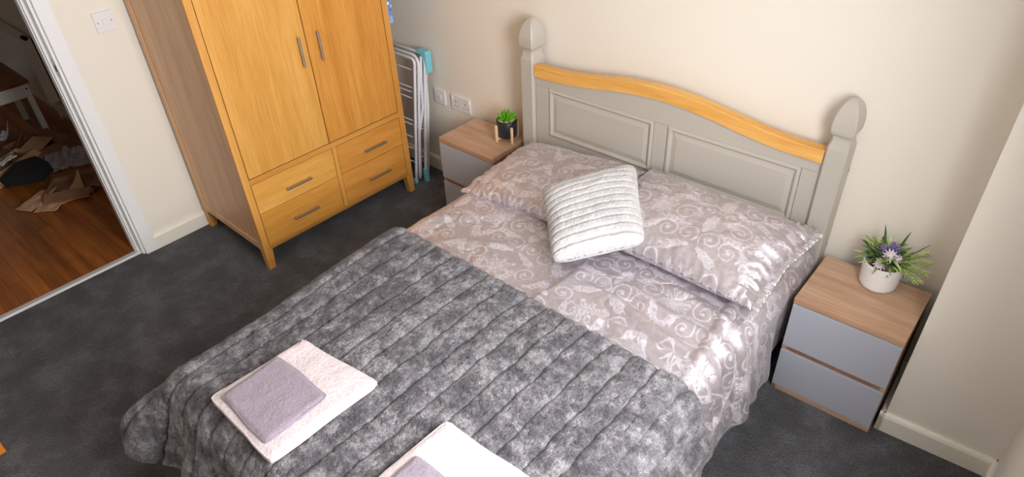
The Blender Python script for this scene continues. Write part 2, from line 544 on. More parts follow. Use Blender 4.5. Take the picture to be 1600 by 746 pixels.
def post(x0):
    mb = MB(); w, d = .075, .092; cx, cy = x0 + w / 2, d / 2
    prof = [(0, 1), (.905, 1), (.918, 1.0), (.926, .97), (.934, .90), (.944, .845), (.954, .82), (.963, .83), (.970, .89), (.9735, .98), (.979, 1.05), (.990, 1.10), (1.006, 1.115), (1.022, 1.10), (1.038, 1.05), (1.054, .96), (1.068, .85), (1.080, .72), (1.090, .56), (1.097, .40), (1.102, .22), (1.1035, .10)]
    rings = []
    for z, s in prof:
        a, b = w / 2 * s, d / 2 * s; c = min(.006, a * .35)
        pts = [(a - c, -b), (a, -b + c), (a, b - c), (a - c, b), (-a + c, b), (-a, b - c), (-a, -b + c), (-a + c, -b)]
        rings.append([mb.b.verts.new((cx + p[0], cy + p[1], z)) for p in pts])
    for A, B in zip(rings, rings[1:]):
        for k in range(8):
            mb.b.faces.new((A[k], A[(k + 1) % 8], B[(k + 1) % 8], B[k]))
    mb.b.faces.new(rings[-1]); mb.b.faces.new(rings[0][::-1])
    return mb.build('headboard_post', MT['greypaint'], bed)


HWID = 1.488
pl = post(0); pr = post(HWID - .075)
for z in (.486, .817):
    mb = MB()
    mb.b.verts.ensure_lookup_table()
    mb.tube([(HWID - .001, .078, z), (HWID + .002, .078, z)], .006, 12)
    mb.build('bolt', MT['bronze'], pr)


def rail_z(x): return .902 + .060 * (.5 + .5 * math.cos(PI * max(-1, min(1, (x - .744) / .60))))


N = 60
xs = [.078 + (1.410 - .078) * i / N for i in range(N + 1)]
mb = MB()  # pine top rail following the curve
prof = [(.006, -.052), (.006, -.004), (.010, 0), (.050, 0), (.054, -.004), (.054, -.052)]
rings = [[mb.b.verts.new((x, a, rail_z(x) + z)) for a, z in prof] for x in xs]
for A, B in zip(rings, rings[1:]):
    for k in range(6): mb.b.faces.new((A[k], A[(k + 1) % 6], B[(k + 1) % 6], B[k]))
mb.b.faces.new(rings[0]); mb.b.faces.new(rings[-1][::-1]); bmesh.ops.recalc_face_normals(mb.b, faces=mb.b.faces)
mb.build('top_rail', MT['pine'], bed)
FY0, FY1 = .020, .046    # frame boards front/back (local y)
mb = MB()  # shaped upper board
rings = [[mb.b.verts.new((x, a, z)) for a, z in ((FY0, .805), (FY0, rail_z(x) - .050), (FY1, rail_z(x) - .050), (FY1, .805))] for x in xs]
for A, B in zip(rings, rings[1:]):
    for k in range(4): mb.b.faces.new((A[k], A[(k + 1) % 4], B[(k + 1) % 4], B[k]))
mb.b.faces.new(rings[0]); mb.b.faces.new(rings[-1][::-1]); bmesh.ops.recalc_face_normals(mb.b, faces=mb.b.faces)
mb.build('shaped_board', MT['greypaint'], bed)
mb = MB()
mb.box(.078, .150, FY0, FY1, .36, .8035, .0012)
mb.box(.716, .778, FY0, FY1, .562, .8035, .0012)
mb.box(1.344, 1.410, FY0, FY1, .36, .8035, .0012)
mb.box(.1515, 1.3425, FY0, FY1, .36, .5605, .0012)
mb.build('headboard_frame', MT['greypaint'], bed)
for x0, x1 in ((.152, .714), (.780, 1.342)):
    mb = MB(); z0, z1 = .562, .8035
    lv = [(0, FY0 + .002), (.004, FY0 - .001), (.012, FY0 - .003), (.019, FY0 + .001), (.021, FY0 + .008), (.024, FY0 + .008), (.046, FY0 + .003)]
    rings = []
    for ins, y in lv:
        rings.append([mb.b.verts.new((a, y, b)) for a, b in ((x0 + ins, z0 + ins), (x1 - ins, z0 + ins), (x1 - ins, z1 - ins), (x0 + ins, z1 - ins))])
    back = [mb.b.verts.new((a, FY1 - .004, b)) for a, b in ((x0, z0), (x1, z0), (x1, z1), (x0, z1))]
    for A, B in zip([back] + rings, rings):
        for k in range(4): mb.b.faces.new((A[k], A[(k + 1) % 4], B[(k + 1) % 4], B[k]))
    mb.b.faces.new(rings[-1]); mb.b.faces.new(back[::-1]); bmesh.ops.recalc_face_normals(mb.b, faces=mb.b.faces)
    mb.build('headboard_panel', MT['greypaint'], bed)
for x in (.120, 1.350):
    MB().box(x, x + .028, -1.85, -.0, .17, .32, .003).build('side_rail', MT['greypaint'], bed)
MB().box(.15, 1.35, -1.88, -1.85, .14, .38, .004).build('foot_board', MT['greypaint'], bed)
for x in (.125, 1.300):
    MB().box(x, x + .07, -1.895, -1.825, 0, .40, .004).build('foot_post', MT['greypaint'], bed)
mt = MB().box(.115, 1.395, -1.83, -.008, .26, .452, .04).build('mattress', MT['mattress'], bed, smooth=True)
mb = MB()
for k in range(14): mb.box(.125, 1.375, -1.80 + k * .132, -1.73 + k * .132, .238, .256, .001)
mb.build('slats', MT['pine'], bed)

# ------------------------------------------------------------------ damask tile
TW, TH = .42, .50
NXT, NYT = 420, 500


def make_tile():
    A = np.zeros((NYT, NXT)); yy, xx = np.mgrid[0:NYT, 0:NXT]; px = xx / NXT * TW; py = yy / NYT * TH

    def disc(cx, cy, rx, ry=None, a=0, val=1.0):
        ry = ry or rx; R = max(rx, ry) + .003
        for ox in (-TW, 0, TW):
            for oy in (-TH, 0, TH):
                x, y = cx + ox, cy + oy
                if x < -R or x > TW + R or y < -R or y > TH + R: continue
                i0, i1 = max(0, int((x - R) / TW * NXT)), min(NXT, int((x + R) / TW * NXT) + 2)
                j0, j1 = max(0, int((y - R) / TH * NYT)), min(NYT, int((y + R) / TH * NYT) + 2)
                dx = px[j0:j1, i0:i1] - x; dy = py[j0:j1, i0:i1] - y
                c, s = math.cos(a), math.sin(a); u = (dx * c + dy * s) / rx; v = (-dx * s + dy * c) / ry
                d = (1 - np.sqrt(u * u + v * v)) * min(rx, ry) / .0016 * .5 + .5
                d = np.clip(d, 0, 1)
                if val > 0: A[j0:j1, i0:i1] = np.maximum(A[j0:j1, i0:i1], d * val)
                else: A[j0:j1, i0:i1] = A[j0:j1, i0:i1] * (1 - d)

    def both(f):
        for m in (1, -1): f(m)

    def stroke(pts, r0, r1, m):
        n = len(pts)
        for i, (x, y) in enumerate(pts):
            disc(TW / 2 + m * x, y, r0 + (r1 - r0) * i / (n - 1))

    def spiral(cx, cy, R, a0, turns, sgn, r0=.0042, leaves=True):
        def f(m):
            pts = []
            for i in range(90):
                t = i / 89; a = a0 + sgn * turns * 2 * PI * t; r = R * (1 - t) ** .8 + .004
                pts.append((cx + r * math.cos(a), cy + r * math.sin(a)))
                if leaves and i % 6 == 0 and i < 52:
                    L = .0125 * (1 - t * .7)
                    for q, k in ((.3, 1), (-.5, .75)):
                        aa = a + q * sgn; disc(TW / 2 + m * (cx + (r + L * .8) * math.cos(aa)), cy + (r + L * .8) * math.sin(aa), L * k, L * .42 * k, (aa if m > 0 else PI - aa) + .5 * sgn * m)
            stroke(pts, r0, .0018, m); disc(TW / 2 + m * cx, cy, .0075)
        both(f)

    def flower(cx, cy, R, pet=8, a0=0):
        def f(m):
            for k in range(pet):
                a = a0 + 2 * PI * k / pet; disc(TW / 2 + m * (cx + R * .60 * math.cos(a)), cy + R * .60 * math.sin(a), R * .42, R * .21, a if m > 0 else PI - a)
            for k in range(pet):
                a = a0 + 2 * PI * (k + .5) / pet
                disc(TW / 2 + m * (cx + R * .95 * math.cos(a)), cy + R * .95 * math.sin(a), R * .15)
                disc(TW / 2 + m * (cx + R * .42 * math.cos(a)), cy + R * .42 * math.sin(a), R * .16, R * .035, a if m > 0 else PI - a, -1)
            disc(TW / 2 + m * cx, cy, R * .2, val=-1); disc(TW / 2 + m * cx, cy, R * .13)
        both(f)

    def vine(p0, c, p1, n=8, L=.016, r=.0034):
        def f(m):
            pts = []
            for i in range(60):
                t = i / 59; x = (1 - t) ** 2 * p0[0] + 2 * t * (1 - t) * c[0] + t * t * p1[0]; y = (1 - t) ** 2 * p0[1] + 2 * t * (1 - t) * c[1] + t * t * p1[1]
                pts.append((x, y))
            stroke(pts, r, r * .5, m)
            for k in range(n):
                i = int((k + .5) / n * 59); x, y = pts[i]; x2, y2 = pts[min(59, i + 1)]; a = math.atan2(y2 - y, x2 - x)
                for sd in (1, -1):
                    aa = a + sd * .85; l = L * (1 - .4 * k / n)
                    for fk in (.55, 1.0, 1.4):
                        ab = aa + sd * (fk - 1) * .35
                        disc(TW / 2 + m * (x + l * fk * math.cos(ab)), y + l * fk * math.sin(ab), l * .55 * (1.25 - fk * .4), l * .30, ab if m > 0 else PI - ab)
        both(f)
    def acanthus(p0, c, p1, n=7, w=.020, r=.0055):
        """broad lobed leaf along a curve, tips curling forward"""
        def f(m):
            pts = []
            for i in range(60):
                t = i / 59; pts.append(((1 - t) ** 2 * p0[0] + 2 * t * (1 - t) * c[0] + t * t * p1[0], (1 - t) ** 2 * p0[1] + 2 * t * (1 - t) * c[1] + t * t * p1[1]))
            stroke(pts, r, .0012, m)
            for k in range(n):
                i = int((k + .3) / n * 59); x, y = pts[i]; x2, y2 = pts[min(59, i + 1)]; a = math.atan2(y2 - y, x2 - x)
                l = w * (1.12 if k % 2 else .84) * (math.sin(PI * (k + 1.1) / (n + 1.2)) ** .6)
                for sd in (1, -1):
                    for j in range(6):
                        q = j / 5; aa = a + sd * (1.30 - .85 * q); rr = l * .175 * (1 - q * .72) + .0008
                        disc(TW / 2 + m * (x + l * q * math.cos(aa)), y + l * q * math.sin(aa), rr)
                    disc(TW / 2 + m * (x + l * .55 * math.cos(a + sd * .5)), y + l * .55 * math.sin(a + sd * .5), l * .10, l * .04, a if m > 0 else PI - a, -1)
            # cut veins so the leaf reads as threads, not as a blot
            stroke2(pts[6:44], .0008, m)
        both(f)

    def stroke2(pts, r, m):
        for x, y in pts: disc(TW / 2 + m * x, y, r, val=-1)

    def star(cx, cy, R, k=7, a0=0):
        for i in range(k):
            a = a0 + 2 * PI * i / k; l = R * (1.1 if i % 2 else .85)
            acanthus((cx + .2 * l * math.cos(a), cy + .2 * l * math.sin(a)), (cx + l * .6 * math.cos(a + .15), cy + l * .6 * math.sin(a + .15)), (cx + l * math.cos(a), cy + l * math.sin(a)), 4, R * .24, .0024)
        flower(cx, cy, R * .40, 6, a0)

    S = dict(leaves=False)
    star(0, .075, .064, 8)
    star(.21, .325, .060, 8, .2)
    spiral(.092, .178, .046, 2.6, 1.6, -1, .0036, **S)
    spiral(.164, .150, .040, .9, 1.5, 1, .0033, **S)
    spiral(.048, .262, .038, 3.6, 1.5, 1, .0032, **S)
    spiral(.106, .318, .043, -2.2, 1.6, 1, .0035, **S)
    spiral(.122, .428, .043, .4, 1.6, -1, .0034, **S)
    spiral(.045, .415, .038, 2.4, 1.5, 1, .0032, **S)
    spiral(.122, .048, .036, 1.9, 1.5, 1, .0031, **S)
    acanthus((0, .140), (.014, .20), (.0, .250), 6, .034, .008)
    acanthus((0, .380), (.012, .34), (.0, .285), 6, .032, .007)
    acanthus((.040, .215), (.095, .252), (.160, .215), 7, .030, .007)
    acanthus((.110, .222), (.160, .235), (.205, .250), 5, .028, .006)
    acanthus((.060, .372), (.105, .388), (.165, .372), 6, .028, .006)
    acanthus((.020, .462), (.070, .482), (.105, .500), 6, .028, .006)
    acanthus((.150, .390), (.190, .435), (.210, .485), 6, .030, .006)
    acanthus((.050, .140), (.078, .110), (.068, .055), 5, .026, .006)
    acanthus((.155, .100), (.195, .085), (.209, .025), 5, .028, .006)
    acanthus((.040, .310), (.062, .312), (.078, .282), 4, .020, .004)
    acanthus((.140, .195), (.190, .175), (.208, .130), 5, .024, .005)
    return A


TILE = make_tile()


def damask(u, v):
    """sample the tile at metric coordinates; the look of woven threads is left to the shader"""
    w = fbm(u * 30, v * 30, 2, 91) * .0022
    x = ((u + w) / TW) % 1 * NXT; y = ((v + fbm(u * 30, v * 30, 2, 51) * .0022) / TH) % 1 * NYT
    x0 = np.floor(x).astype(int); y0 = np.floor(y).astype(int); fx, fy = x - x0, y - y0
    x0 %= NXT; y0 %= NYT; x1 = (x0 + 1) % NXT; y1 = (y0 + 1) % NYT
    T = TILE
    a = (T[y0, x0] * (1 - fx) + T[y0, x1] * fx) * (1 - fy) + (T[y1, x0] * (1 - fx) + T[y1, x1] * fx) * fy
    return a


# ------------------------------------------------------------------ draped sheets
def drape(A, B, rect, top, rad, slope):
    """flat cloth coordinates A,B -> 3D, hanging over the edges of rect (x0,x1,y0,y1).
    rad: bend radius; slope: function(nx, ny, B) -> outward lean of the hanging part"""
    x0, x1, y0, y1 = rect
    cx = np.clip(A, x0, x1); cy = np.clip(B, y0, y1)
    dx, dy = A - cx, B - cy; d = np.hypot(dx, dy); nz = np.where(d > 1e-9, d, 1)
    nx, ny = dx / nz, dy / nz
    arc = rad * PI / 2 * .92
    t = np.minimum(d, arc) / rad
    h = rad * np.sin(t); v = rad * (1 - np.cos(t)); ex = np.maximum(d - arc, 0)
    s = slope(nx, ny, B, ex)
    cs = 1 / np.sqrt(1 + s * s)
    h = h + ex * s * cs; v = v + ex * cs
    return cx + nx * h, cy + ny * h, top - v, d, nx, ny, ex


def seg_ridge(X, Y, p, q, w, h, asym=0):
    px, py = p; qx, qy = q; L = math.hypot(qx - px, qy - py); ux, uy = (qx - px) / L, (qy - py) / L
    t = (X - px) * ux + (Y - py) * uy; n = -(X - px) * uy + (Y - py) * ux
    f = sm(t, -.25 * L, .25 * L) * (1 - sm(t, .75 * L, 1.25 * L))
    prof = np.exp(-(n / w) ** 2) if not asym else np.where(n < 0, np.exp(-(n / w) ** 2), np.exp(-(n / (w * asym)) ** 2))
    return h * f * prof


# --- duvet
def build_duvet():
    a = np.concatenate([np.arange(-.10, .10, .0045), np.arange(.10, 1.80, .0036)])
    b = np.concatenate([np.arange(-.125, -1.20, -.0036), np.arange(-1.20, -2.32, -.02)])
    A, B = np.meshgrid(a, b)
    top = .505

    def slope(nx, ny, B_, ex):
        right = nx > 0
        s = np.where(right, .20, -.06)
        s = np.where(ny < -.3, -.02, s)
        # squeezed in beside the right bedside table
        k = sm(-B_, .36, .52)
        return np.where(right & (ny > -.5), s * k - .04 * (1 - k), s)
    X, Y, Z, d, nx, ny, ex = drape(A, B, (.178, 1.405, -2.00, 0), top, .078, slope)
    on = 1 - sm(d, .0, .06)
    Z = Z + .008 * fbm(A * 4, B * 4, 3, 3) * (.4 + .6 * on)
    # crisper wrinkles
    wr = np.abs(fbm(A * 5 + B * 2, B * 7 - A * 2, 3, 11)); Z = Z - .005 * (1 - sm(wr, 0, .16)) * on
    # central fold running from the cushion toward the throw: right side steps up
    n = (A - (.835 + .02 * np.sin((B + 1.0) * 9))) ; stepf = sm(n, -.010, .012) * np.exp(-np.maximum(n, 0) / .16)
    fade = sm(-B, .68, .80)
    Z = Z + .017 * stepf * fade * on
    # long soft folds sweeping to the right hand corner and over the edge
    H = 0
    for p, q, w, h in (((.92, -.965), (1.62, -.955), .024, .017), ((1.02, -.86), (1.66, -.90), .026, .018), ((1.02, -.75), (1.60, -.82), .026, .014),
                       ((1.10, -1.03), (1.60, -1.04), .022, .015), ((1.20, -.66), (1.60, -.73), .022, .013), ((1.36, -.40), (1.445, -1.02), .018, .012),
                       ((.34, -.72), (.14, -.92), .024, .008), ((.30, -.98), (.62, -.80), .028, .006), ((1.15, -.91), (1.40, -.89), .010, .008)):
        H = H + 1.35 * seg_ridge(A, B + .012 * np.sin(A * 9 + p[1] * 20), p, q, w * .9, h)
    H = H + .004 * fbm(A * 14 + B * 5, B * 16, 3, 71) * sm(A, 1.0, 1.35)
    cs_ = 1 - sm(d, .0, .13); Z = Z + H * cs_; X = X + nx * H * (1 - cs_)
    Z = Z - .012 * sm(A, 1.15, 1.42) * on
    # soft vertical folds on the hanging sides
    hang = sm(d, .06, .22)
    f = .012 * np.sin(B * 17 + 3 * fbm(B * 3, A * 1.5, 2, 5)) + .006 * np.sin(B * 41 + 4 * fbm(B * 5, A * 2, 2, 8))
    X = X + nx * hang * f * sm(-B, .40, .55)
    Y = Y + ny * hang * .006 * np.sin(A * 15)
    f2 = .012 * hang * fbm(A * 9, B * 5, 3, 31); X = X + np.abs(nx) * f2 * sm(-B, .40, .55)
    X = np.where(nx > 0, np.minimum(X, np.where(Y > -.40, 1.508, 9)), X)
    under = sm(-B, 1.05, 1.20)
    Z = Z - under * .012 - .036 * sm(-B, 1.15, 1.75) * (1 - sm(A, .15, .60)) - .012 * sm(-B, 1.2, 1.9)
    Z = Z - .045 * sm(-B, 1.75, 1.95) * (1 - sm(A, .25, .5))
    Y = Y + .03 * sm(-B, 1.9, 2.1); X = X + np.where(A < .4, .02, 0) * under * sm(d, 0, .1) + np.where(A < .4, .05, 0) * sm(-B, 1.7, 1.95) * sm(.45 - A, 0, .2)
    pat = damask(A + .03, B * -1 + .12)
    Z = np.maximum(Z, .035)
    o = grid_object('duvet', MT['satin'], X, Y, Z, None, {'pattern': pat}, solid=.012)
    tag(o, 'satin duvet with pale grey damask scroll pattern spread over the bed', 'duvet')


build_duvet()


# --- fur throw across the foot half
def build_throw():
    a = np.arange(.075, 1.70, .0032)
    b = np.concatenate([np.arange(-1.040, -2.02, -.0052), np.arange(-2.02, -2.362, -.0052)])
    A, B = np.meshgrid(a, b)
    A0 = A.copy()
    edge = .010 * fbm(A * 3, A * 0, 2, 77)
    B = B + edge * sm(-B, 1.5, 1.04) * 1.0
    # rounded free corners of the hanging sheet
    top = .541

    def slope(nx, ny, B_, ex):
        s = np.where(nx > 0, .24, .05); return np.where(ny < -.3, .34, s)
    X, Y, Z, d, nx, ny, ex = drape(A, B, (.185, 1.425, -1.985, 0), top, .085, slope)
    # seams every 9.1 cm with wandering line
    wob = .007 * fbm(B * 5, A * 1.2, 3, 21) + .004 * fbm(B * 22, A * 2.2, 2, 25) + .010 * np.exp(-((B + 1.04) / .05) ** 2) * np.sin(A * 20)
    sp = .0905; ph = ((A0 - .106 + wob) / sp); fr = ph - np.round(ph); dist = np.abs(fr) * sp
    groove = np.exp(-(dist / .0062) ** 2); puff = np.clip(1 - (1 - dist / (sp / 2)) ** 5, 0, 1) ** .6
    hgt = .012 * puff - .024 * groove + .006 * fbm(A * 9, B * 9, 3, 40) + .0034 * fbm(A * 60, B * 60, 3, 44) + .0022 * vnoise(A * 190, B * 190, 4)
    # pile tufts at the hem
    # outward normal blend
    nzc = 1 - sm(d, 0, .15); out = sm(d, 0, .15)
    Z = Z + hgt * (nzc * .9 + .1); X = X + nx * hgt * out; Y = Y + ny * hgt * out
    # folds of the hanging foot
    hang = sm(ex, 0, .2)
    fold = .030 * np.sin(A * 24 + 2.5 * fbm(A * 3, B * 2, 2, 9)) * hang
    Y = Y + ny * fold; X = X + nx * fold * .5
    # corner fold at the bed foot (sheet corner swings outward)
    crn = np.exp(-((np.maximum(A - .075, 0) / .11) ** 2)) * sm(d, .03, .32) * sm(-B, 1.95, 2.13)
    X = X - .155 * crn; Y = Y - .055 * crn; Z = Z + .02 * crn
    Z = Z + .006 * fbm(A * 3, B * 3, 2, 60) * nzc
    Z = Z - .034 * sm(-B, 1.15, 1.75) * (1 - sm(A, .15, .60)) - .012 * sm(-B, 1.2, 1.9)
    # fall away of the top edge
    Z = Z - .012 * np.exp(-((B + 1.04) / .012) ** 2) * nzc
    # thinner overhang to the right, rising toward the head end
    Z = np.maximum(Z, .05)
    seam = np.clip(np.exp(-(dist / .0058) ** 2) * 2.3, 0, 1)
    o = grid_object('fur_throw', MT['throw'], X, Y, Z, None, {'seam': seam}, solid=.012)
    tag(o, 'dark grey faux fur throw with stitched channels covering the foot half of the bed', 'throw')


build_throw()


# ------------------------------------------------------------------ pillows
def pillow(name, label, center, size, rot, mat, th=.085, seed=0, patt=None, n=150, uv0=(0, 0), tiltx=0, tilty=0, frill=(), wrinkle=1.0, group=None):
    L, W = size
    root = thing(name, label, 'pillow', center, rot, group)
    u = np.linspace(-1, 1, n); v = np.linspace(-1, 1, int(n * W / L) + 1)
    U, V = np.meshgrid(u, v)
    r = (1 - np.abs(U) ** 3.2) * (1 - np.abs(V) ** 3.0); r = np.clip(r, 0, 1) ** .55
    pinch = 1 - .06 * (1 - np.abs(V)) * np.abs(U) ** 4; pv = 1 - .07 * (1 - np.abs(U)) * np.abs(V) ** 4
    X = U * L / 2 * pinch; Y = V * W / 2 * pv
    w = fbm(U * 3 + seed, V * 2.4, 3, seed) * .14 + wrinkle * .07 * np.abs(fbm(U * 7 + seed, V * 6, 3, seed + 3))
    edgew = (.006 * np.sin(U * 60 + 3 * fbm(U * 4, V * 4, 2, seed)) * np.abs(V) ** 8 + .006 * np.sin(V * 45) * np.abs(U) ** 8) * wrinkle
    gath = (.0035 * np.sin(V * 27 + 5 * fbm(V * 4, U * 3, 2, seed + 5)) + .006 * fbm(U * 4, V * 12, 3, seed + 15)) * sm(np.abs(U), .62, .95) * (1 - sm(np.abs(V), .8, 1)) * wrinkle
    Zt = th * r * (1 + w) + edgew * .5 + gath; Zb = -th * r * .85
    tx = tiltx * X + tilty * Y

    X2 = np.concatenate([X, X[:, ::-1]], 1); Y2 = np.concatenate([Y, Y[:, ::-1]], 1)
    Z2 = np.concatenate([Zt, Zb[:, ::-1]], 1) + np.concatenate([tx, tx[:, ::-1]], 1)
    P = damask(X2 + uv0[0], -Y2 + uv0[1])
    o = grid_object('pillow_case', mat, X2, Y2, Z2, root, {'pattern': P})
    # close the ends
    bm = bmesh.new(); bm.from_mesh(o.data); bmesh.ops.remove_doubles(bm, verts=bm.verts, dist=.0004)
    bmesh.ops.recalc_face_normals(bm, faces=bm.faces); bm.to_mesh(o.data); bm.free()
    for f in o.data.polygons: f.use_smooth = True
    for sd in frill:      # ruffled flange
        m = 160; t = np.linspace(-1, 1, m); wd = np.linspace(0, .030, 7); T, D = np.meshgrid(t, wd)
        rf = (.0035 * np.sin(T * 62 + seed + 2 * fbm(T * 6, T * 0, 2, 3)) + .003 * np.sin(T * 97 + 1)) * (D / .030)
        if sd in ('back', 'front'):
            s = 1 if sd == 'back' else -1; x = T * L / 2; y = s * (W / 2 * (1 - .07 * (1 - np.abs(T))) + D * .9 - .004); z = rf + .004
        else:
            s = 1 if sd == 'right' else -1; y = T * W / 2; x = s * (L / 2 * (1 - .06 * (1 - np.abs(T))) + D * .9 - .004); z = rf + .004
        z = z + tiltx * x + tilty * y
        grid_object('ruffle', mat, x, y, z, root, {'pattern': damask(x, y)}, solid=.003)
    return root


pillow('pillow', 'damask satin pillow with ruffled edge nearest the flower pot, right side of bed', (1.108, -.395, .592), (.735, .50), -.010, MT['satin'], .085, 4, True, 170, (.13, .30), 0, .05, ('back', 'right'))
pillow('pillow', 'damask satin pillow nearest the succulent, left side of bed, behind cushion', (.412, -.392, .545), (.64, .50), .03, MT['satin'], .072, 9, True, 170, (.02, .05), .085, .05, ())


# ------------------------------------------------------------------ cushion (four fitted corners)
def build_cushion():
    Lc, Tc, Rc, Bc = Vector((.512, -.592, .640)), Vector((.760, -.262, .700)), Vector((1.045, -.618, .632)), Vector((.806, -.878, .577))
    cen = (Lc + Tc + Rc + Bc) / 4
    root = thing('cushion', 'pale grey plush scatter cushion with tucked stripes leaning on the pillows', 'cushion', (cen.x, cen.y, .55))
    n = 200; u = np.linspace(0, 1, n); U, V = np.meshgrid(u, u)   # U: L->B side, V: L->T side
    def bil(k): return (Lc[k] * (1 - U) * (1 - V) + Bc[k] * U * (1 - V) + Tc[k] * (1 - U) * V + Rc[k] * U * V)
    nrm = (Bc - Lc).cross(Tc - Lc).normalized()
    if nrm.z < 0: nrm = -nrm
    a, b = 2 * U - 1, 2 * V - 1
    pin = .03
    r = np.clip((1 - np.abs(a) ** 3.2) * (1 - np.abs(b) ** 3.2), 0, 1) ** .52
    # pull the sides in between corners
    cf = 1 - .085 * (a * b) ** 6
    U, V = .5 + (U - .5) * cf, .5 + (V - .5) * cf
    X, Y, Z = bil(0), bil(1), bil(2)
    eU = (Bc - Lc).normalized(); eV = (Tc - Lc).normalized()
    sa_ = -pin * .40 * a * (1 - b * b) * np.abs(a) ** 3; sb_ = -pin * .40 * b * (1 - a * a) * np.abs(b) ** 3
    k = 12; ph = U * k + .10 * fbm(V * 3, U * 2, 2, 5); fr = ph - np.round(ph); dist = np.abs(fr) / k * .38
    groove = np.exp(-(dist / .0034) ** 2); puff = np.sqrt(np.clip(1 - (1 - np.abs(fr) * 2) ** 2.4, 0, 1))
    inner = sm(r, .02, .35)
    out = {}
    th = .078 * r + (.0040 * puff - .0065 * groove) * inner + .004 * fbm(U * 9, V * 9, 3, 8) * inner + .0012 * vnoise(U * 90, V * 90, 2)
    for nm, s in (('t', 1), ('b', -.72)):
        h = th * s
        out[nm] = [X + eU.x * sa_ + eV.x * sb_ + nrm.x * h - cen.x, Y + eU.y * sa_ + eV.y * sb_ + nrm.y * h - cen.y, Z + eU.z * sa_ + eV.z * sb_ + nrm.z * h - .55]
    XX = [np.concatenate([out['t'][i], out['b'][i][:, ::-1]], 1) for i in range(3)]
    sm_ = np.exp(-(dist / .0020) ** 2) * .75 * inner
    o = grid_object('cushion_cover', MT['cushion'], *XX, root, {'seam': np.concatenate([sm_, sm_[:, ::-1] * 0], 1)})
    bm = bmesh.new(); bm.from_mesh(o.data); bmesh.ops.remove_doubles(bm, verts=bm.verts, dist=.0006)
    bmesh.ops.recalc_face_normals(bm, faces=bm.faces); bm.to_mesh(o.data); bm.free()
    for f in o.data.polygons: f.use_smooth = True


build_cushion()


# ------------------------------------------------------------------ folded towels
def towel(name, label, corners, z0, th, mat, seed, group, layers=3, bow=.006):
    """corners T,R,B,L in world xy; a folded stack: layered slab with soft rounded folds"""
    T, R, B, L = [np.array(c) for c in corners]; cen = (T + R + B + L) / 4
    root_o = None
    n = 110; u = np.linspace(0, 1, n); v = np.linspace(0, 1, n)
    # profile around: top surface, then rounded edge with layer grooves, then bottom
    U, V = np.meshgrid(u, v)
    m = 26
    rows = []
    k = np.linspace(0, 1, 4 * n, endpoint=False)
    # polar-ish param: ring around the rectangle, s from centre (0) to edge (1), then down the side

    def ring(t):
        q = (t * 4) % 4; i = np.floor(q).astype(int); f = q - i
        C = np.stack([T, R, B, L, T]); a = C[i]; b = C[i + 1]
        return a + (b - a) * f[:, None]
    E = ring(k)
    # round the corners
    C4 = cen
    f4 = (k * 4) % 1; cr = np.exp(-(np.minimum(f4, 1 - f4) / .035) ** 2) * .022
    E = C4 + (E - C4) * (1 - cr)[:, None]
    bowv = bow * fbm(k * 9, k * 0, 2, seed); dirv = (E - C4) / np.linalg.norm(E - C4, axis=1)[:, None]
    E = E + dirv * bowv[:, None]
    S = np.concatenate([np.linspace(0, .9, 60), np.linspace(.905, .975, 12)])
    Xs, Ys, Zs = [], [], []
    for s in S:
        P = C4 + (E - C4) * s
        top = z0 + th + .0035 * fbm(P[:, 0] * 12, P[:, 1] * 12, 3, seed) - .006 * max(0, (s - .85) / .125) ** 2 + .0006 * vnoise(P[:, 0] * 150, P[:, 1] * 150, seed)
        Xs.append(P[:, 0]); Ys.append(P[:, 1]); Zs.append(top)
    for j in range(22):
        t = j / 21; z = z0 + th - .006 - (th - .008) * t
        ins = 1 - .025 + .025 * abs(math.sin(PI * (t * layers + .08))) ** .6 - .006 * t
        P = C4 + (E - C4) * ins
        Xs.append(P[:, 0]); Ys.append(P[:, 1]); Zs.append(np.full(len(k), z) + .002 * fbm(k * 20, k * 0, 2, seed + 2) * (1 - t))
    P = C4 + (E - C4) * .0
    Xs.append(P[:, 0]); Ys.append(P[:, 1]); Zs.append(np.full(len(k), z0))
    X, Y, Z = map(np.array, (Xs, Ys, Zs))
    X = np.concatenate([X, X[:, :1]], 1); Y = np.concatenate([Y, Y[:, :1]], 1); Z = np.concatenate([Z, Z[:, :1]], 1)
    o = grid_object(name, mat, X - C4[0], Y - C4[1], Z - z0)
    o.location = (C4[0], C4[1], z0)
    bm = bmesh.new(); bm.from_mesh(o.data); bmesh.ops.remove_doubles(bm, verts=bm.verts, dist=.00005)
    bmesh.ops.recalc_face_normals(bm, faces=bm.faces); bm.to_mesh(o.data); bm.free()
    for f in o.data.polygons: f.use_smooth = True
    tag(o, label, 'towel', group)
    return o


TZ = .556
towel('bath_towel', 'folded blush pink bath towel on the throw, the whole one farther left', [(.418, -1.688), (.762, -1.646), (.754, -2.028), (.414, -2.018)], TZ, .030, MT['bath'], 3, 'bath towels on the throw')
towel('hand_towel', 'smaller mauve towel lying on the left-hand folded blush towel', [(.436, -1.790), (.698, -1.786), (.706, -2.004), (.451, -1.997)], TZ + .031, .014, MT['hand'], 7, 'hand towels on the bath towels', 2)
towel('bath_towel', 'folded blush pink bath towel cut off by the bottom edge, nearest the camera', [(1.024, -1.618), (1.366, -1.604), (1.378, -1.975), (1.020, -1.985)], TZ, .030, MT['bath'], 13, 'bath towels on the throw')
towel('hand_towel', 'smaller mauve towel on the blush towel nearest the camera', [(1.056, -1.757), (1.320, -1.750), (1.322, -1.962), (1.058, -1.968)], TZ + .031, .014, MT['hand'], 17, 'hand towels on the bath towels', 2)


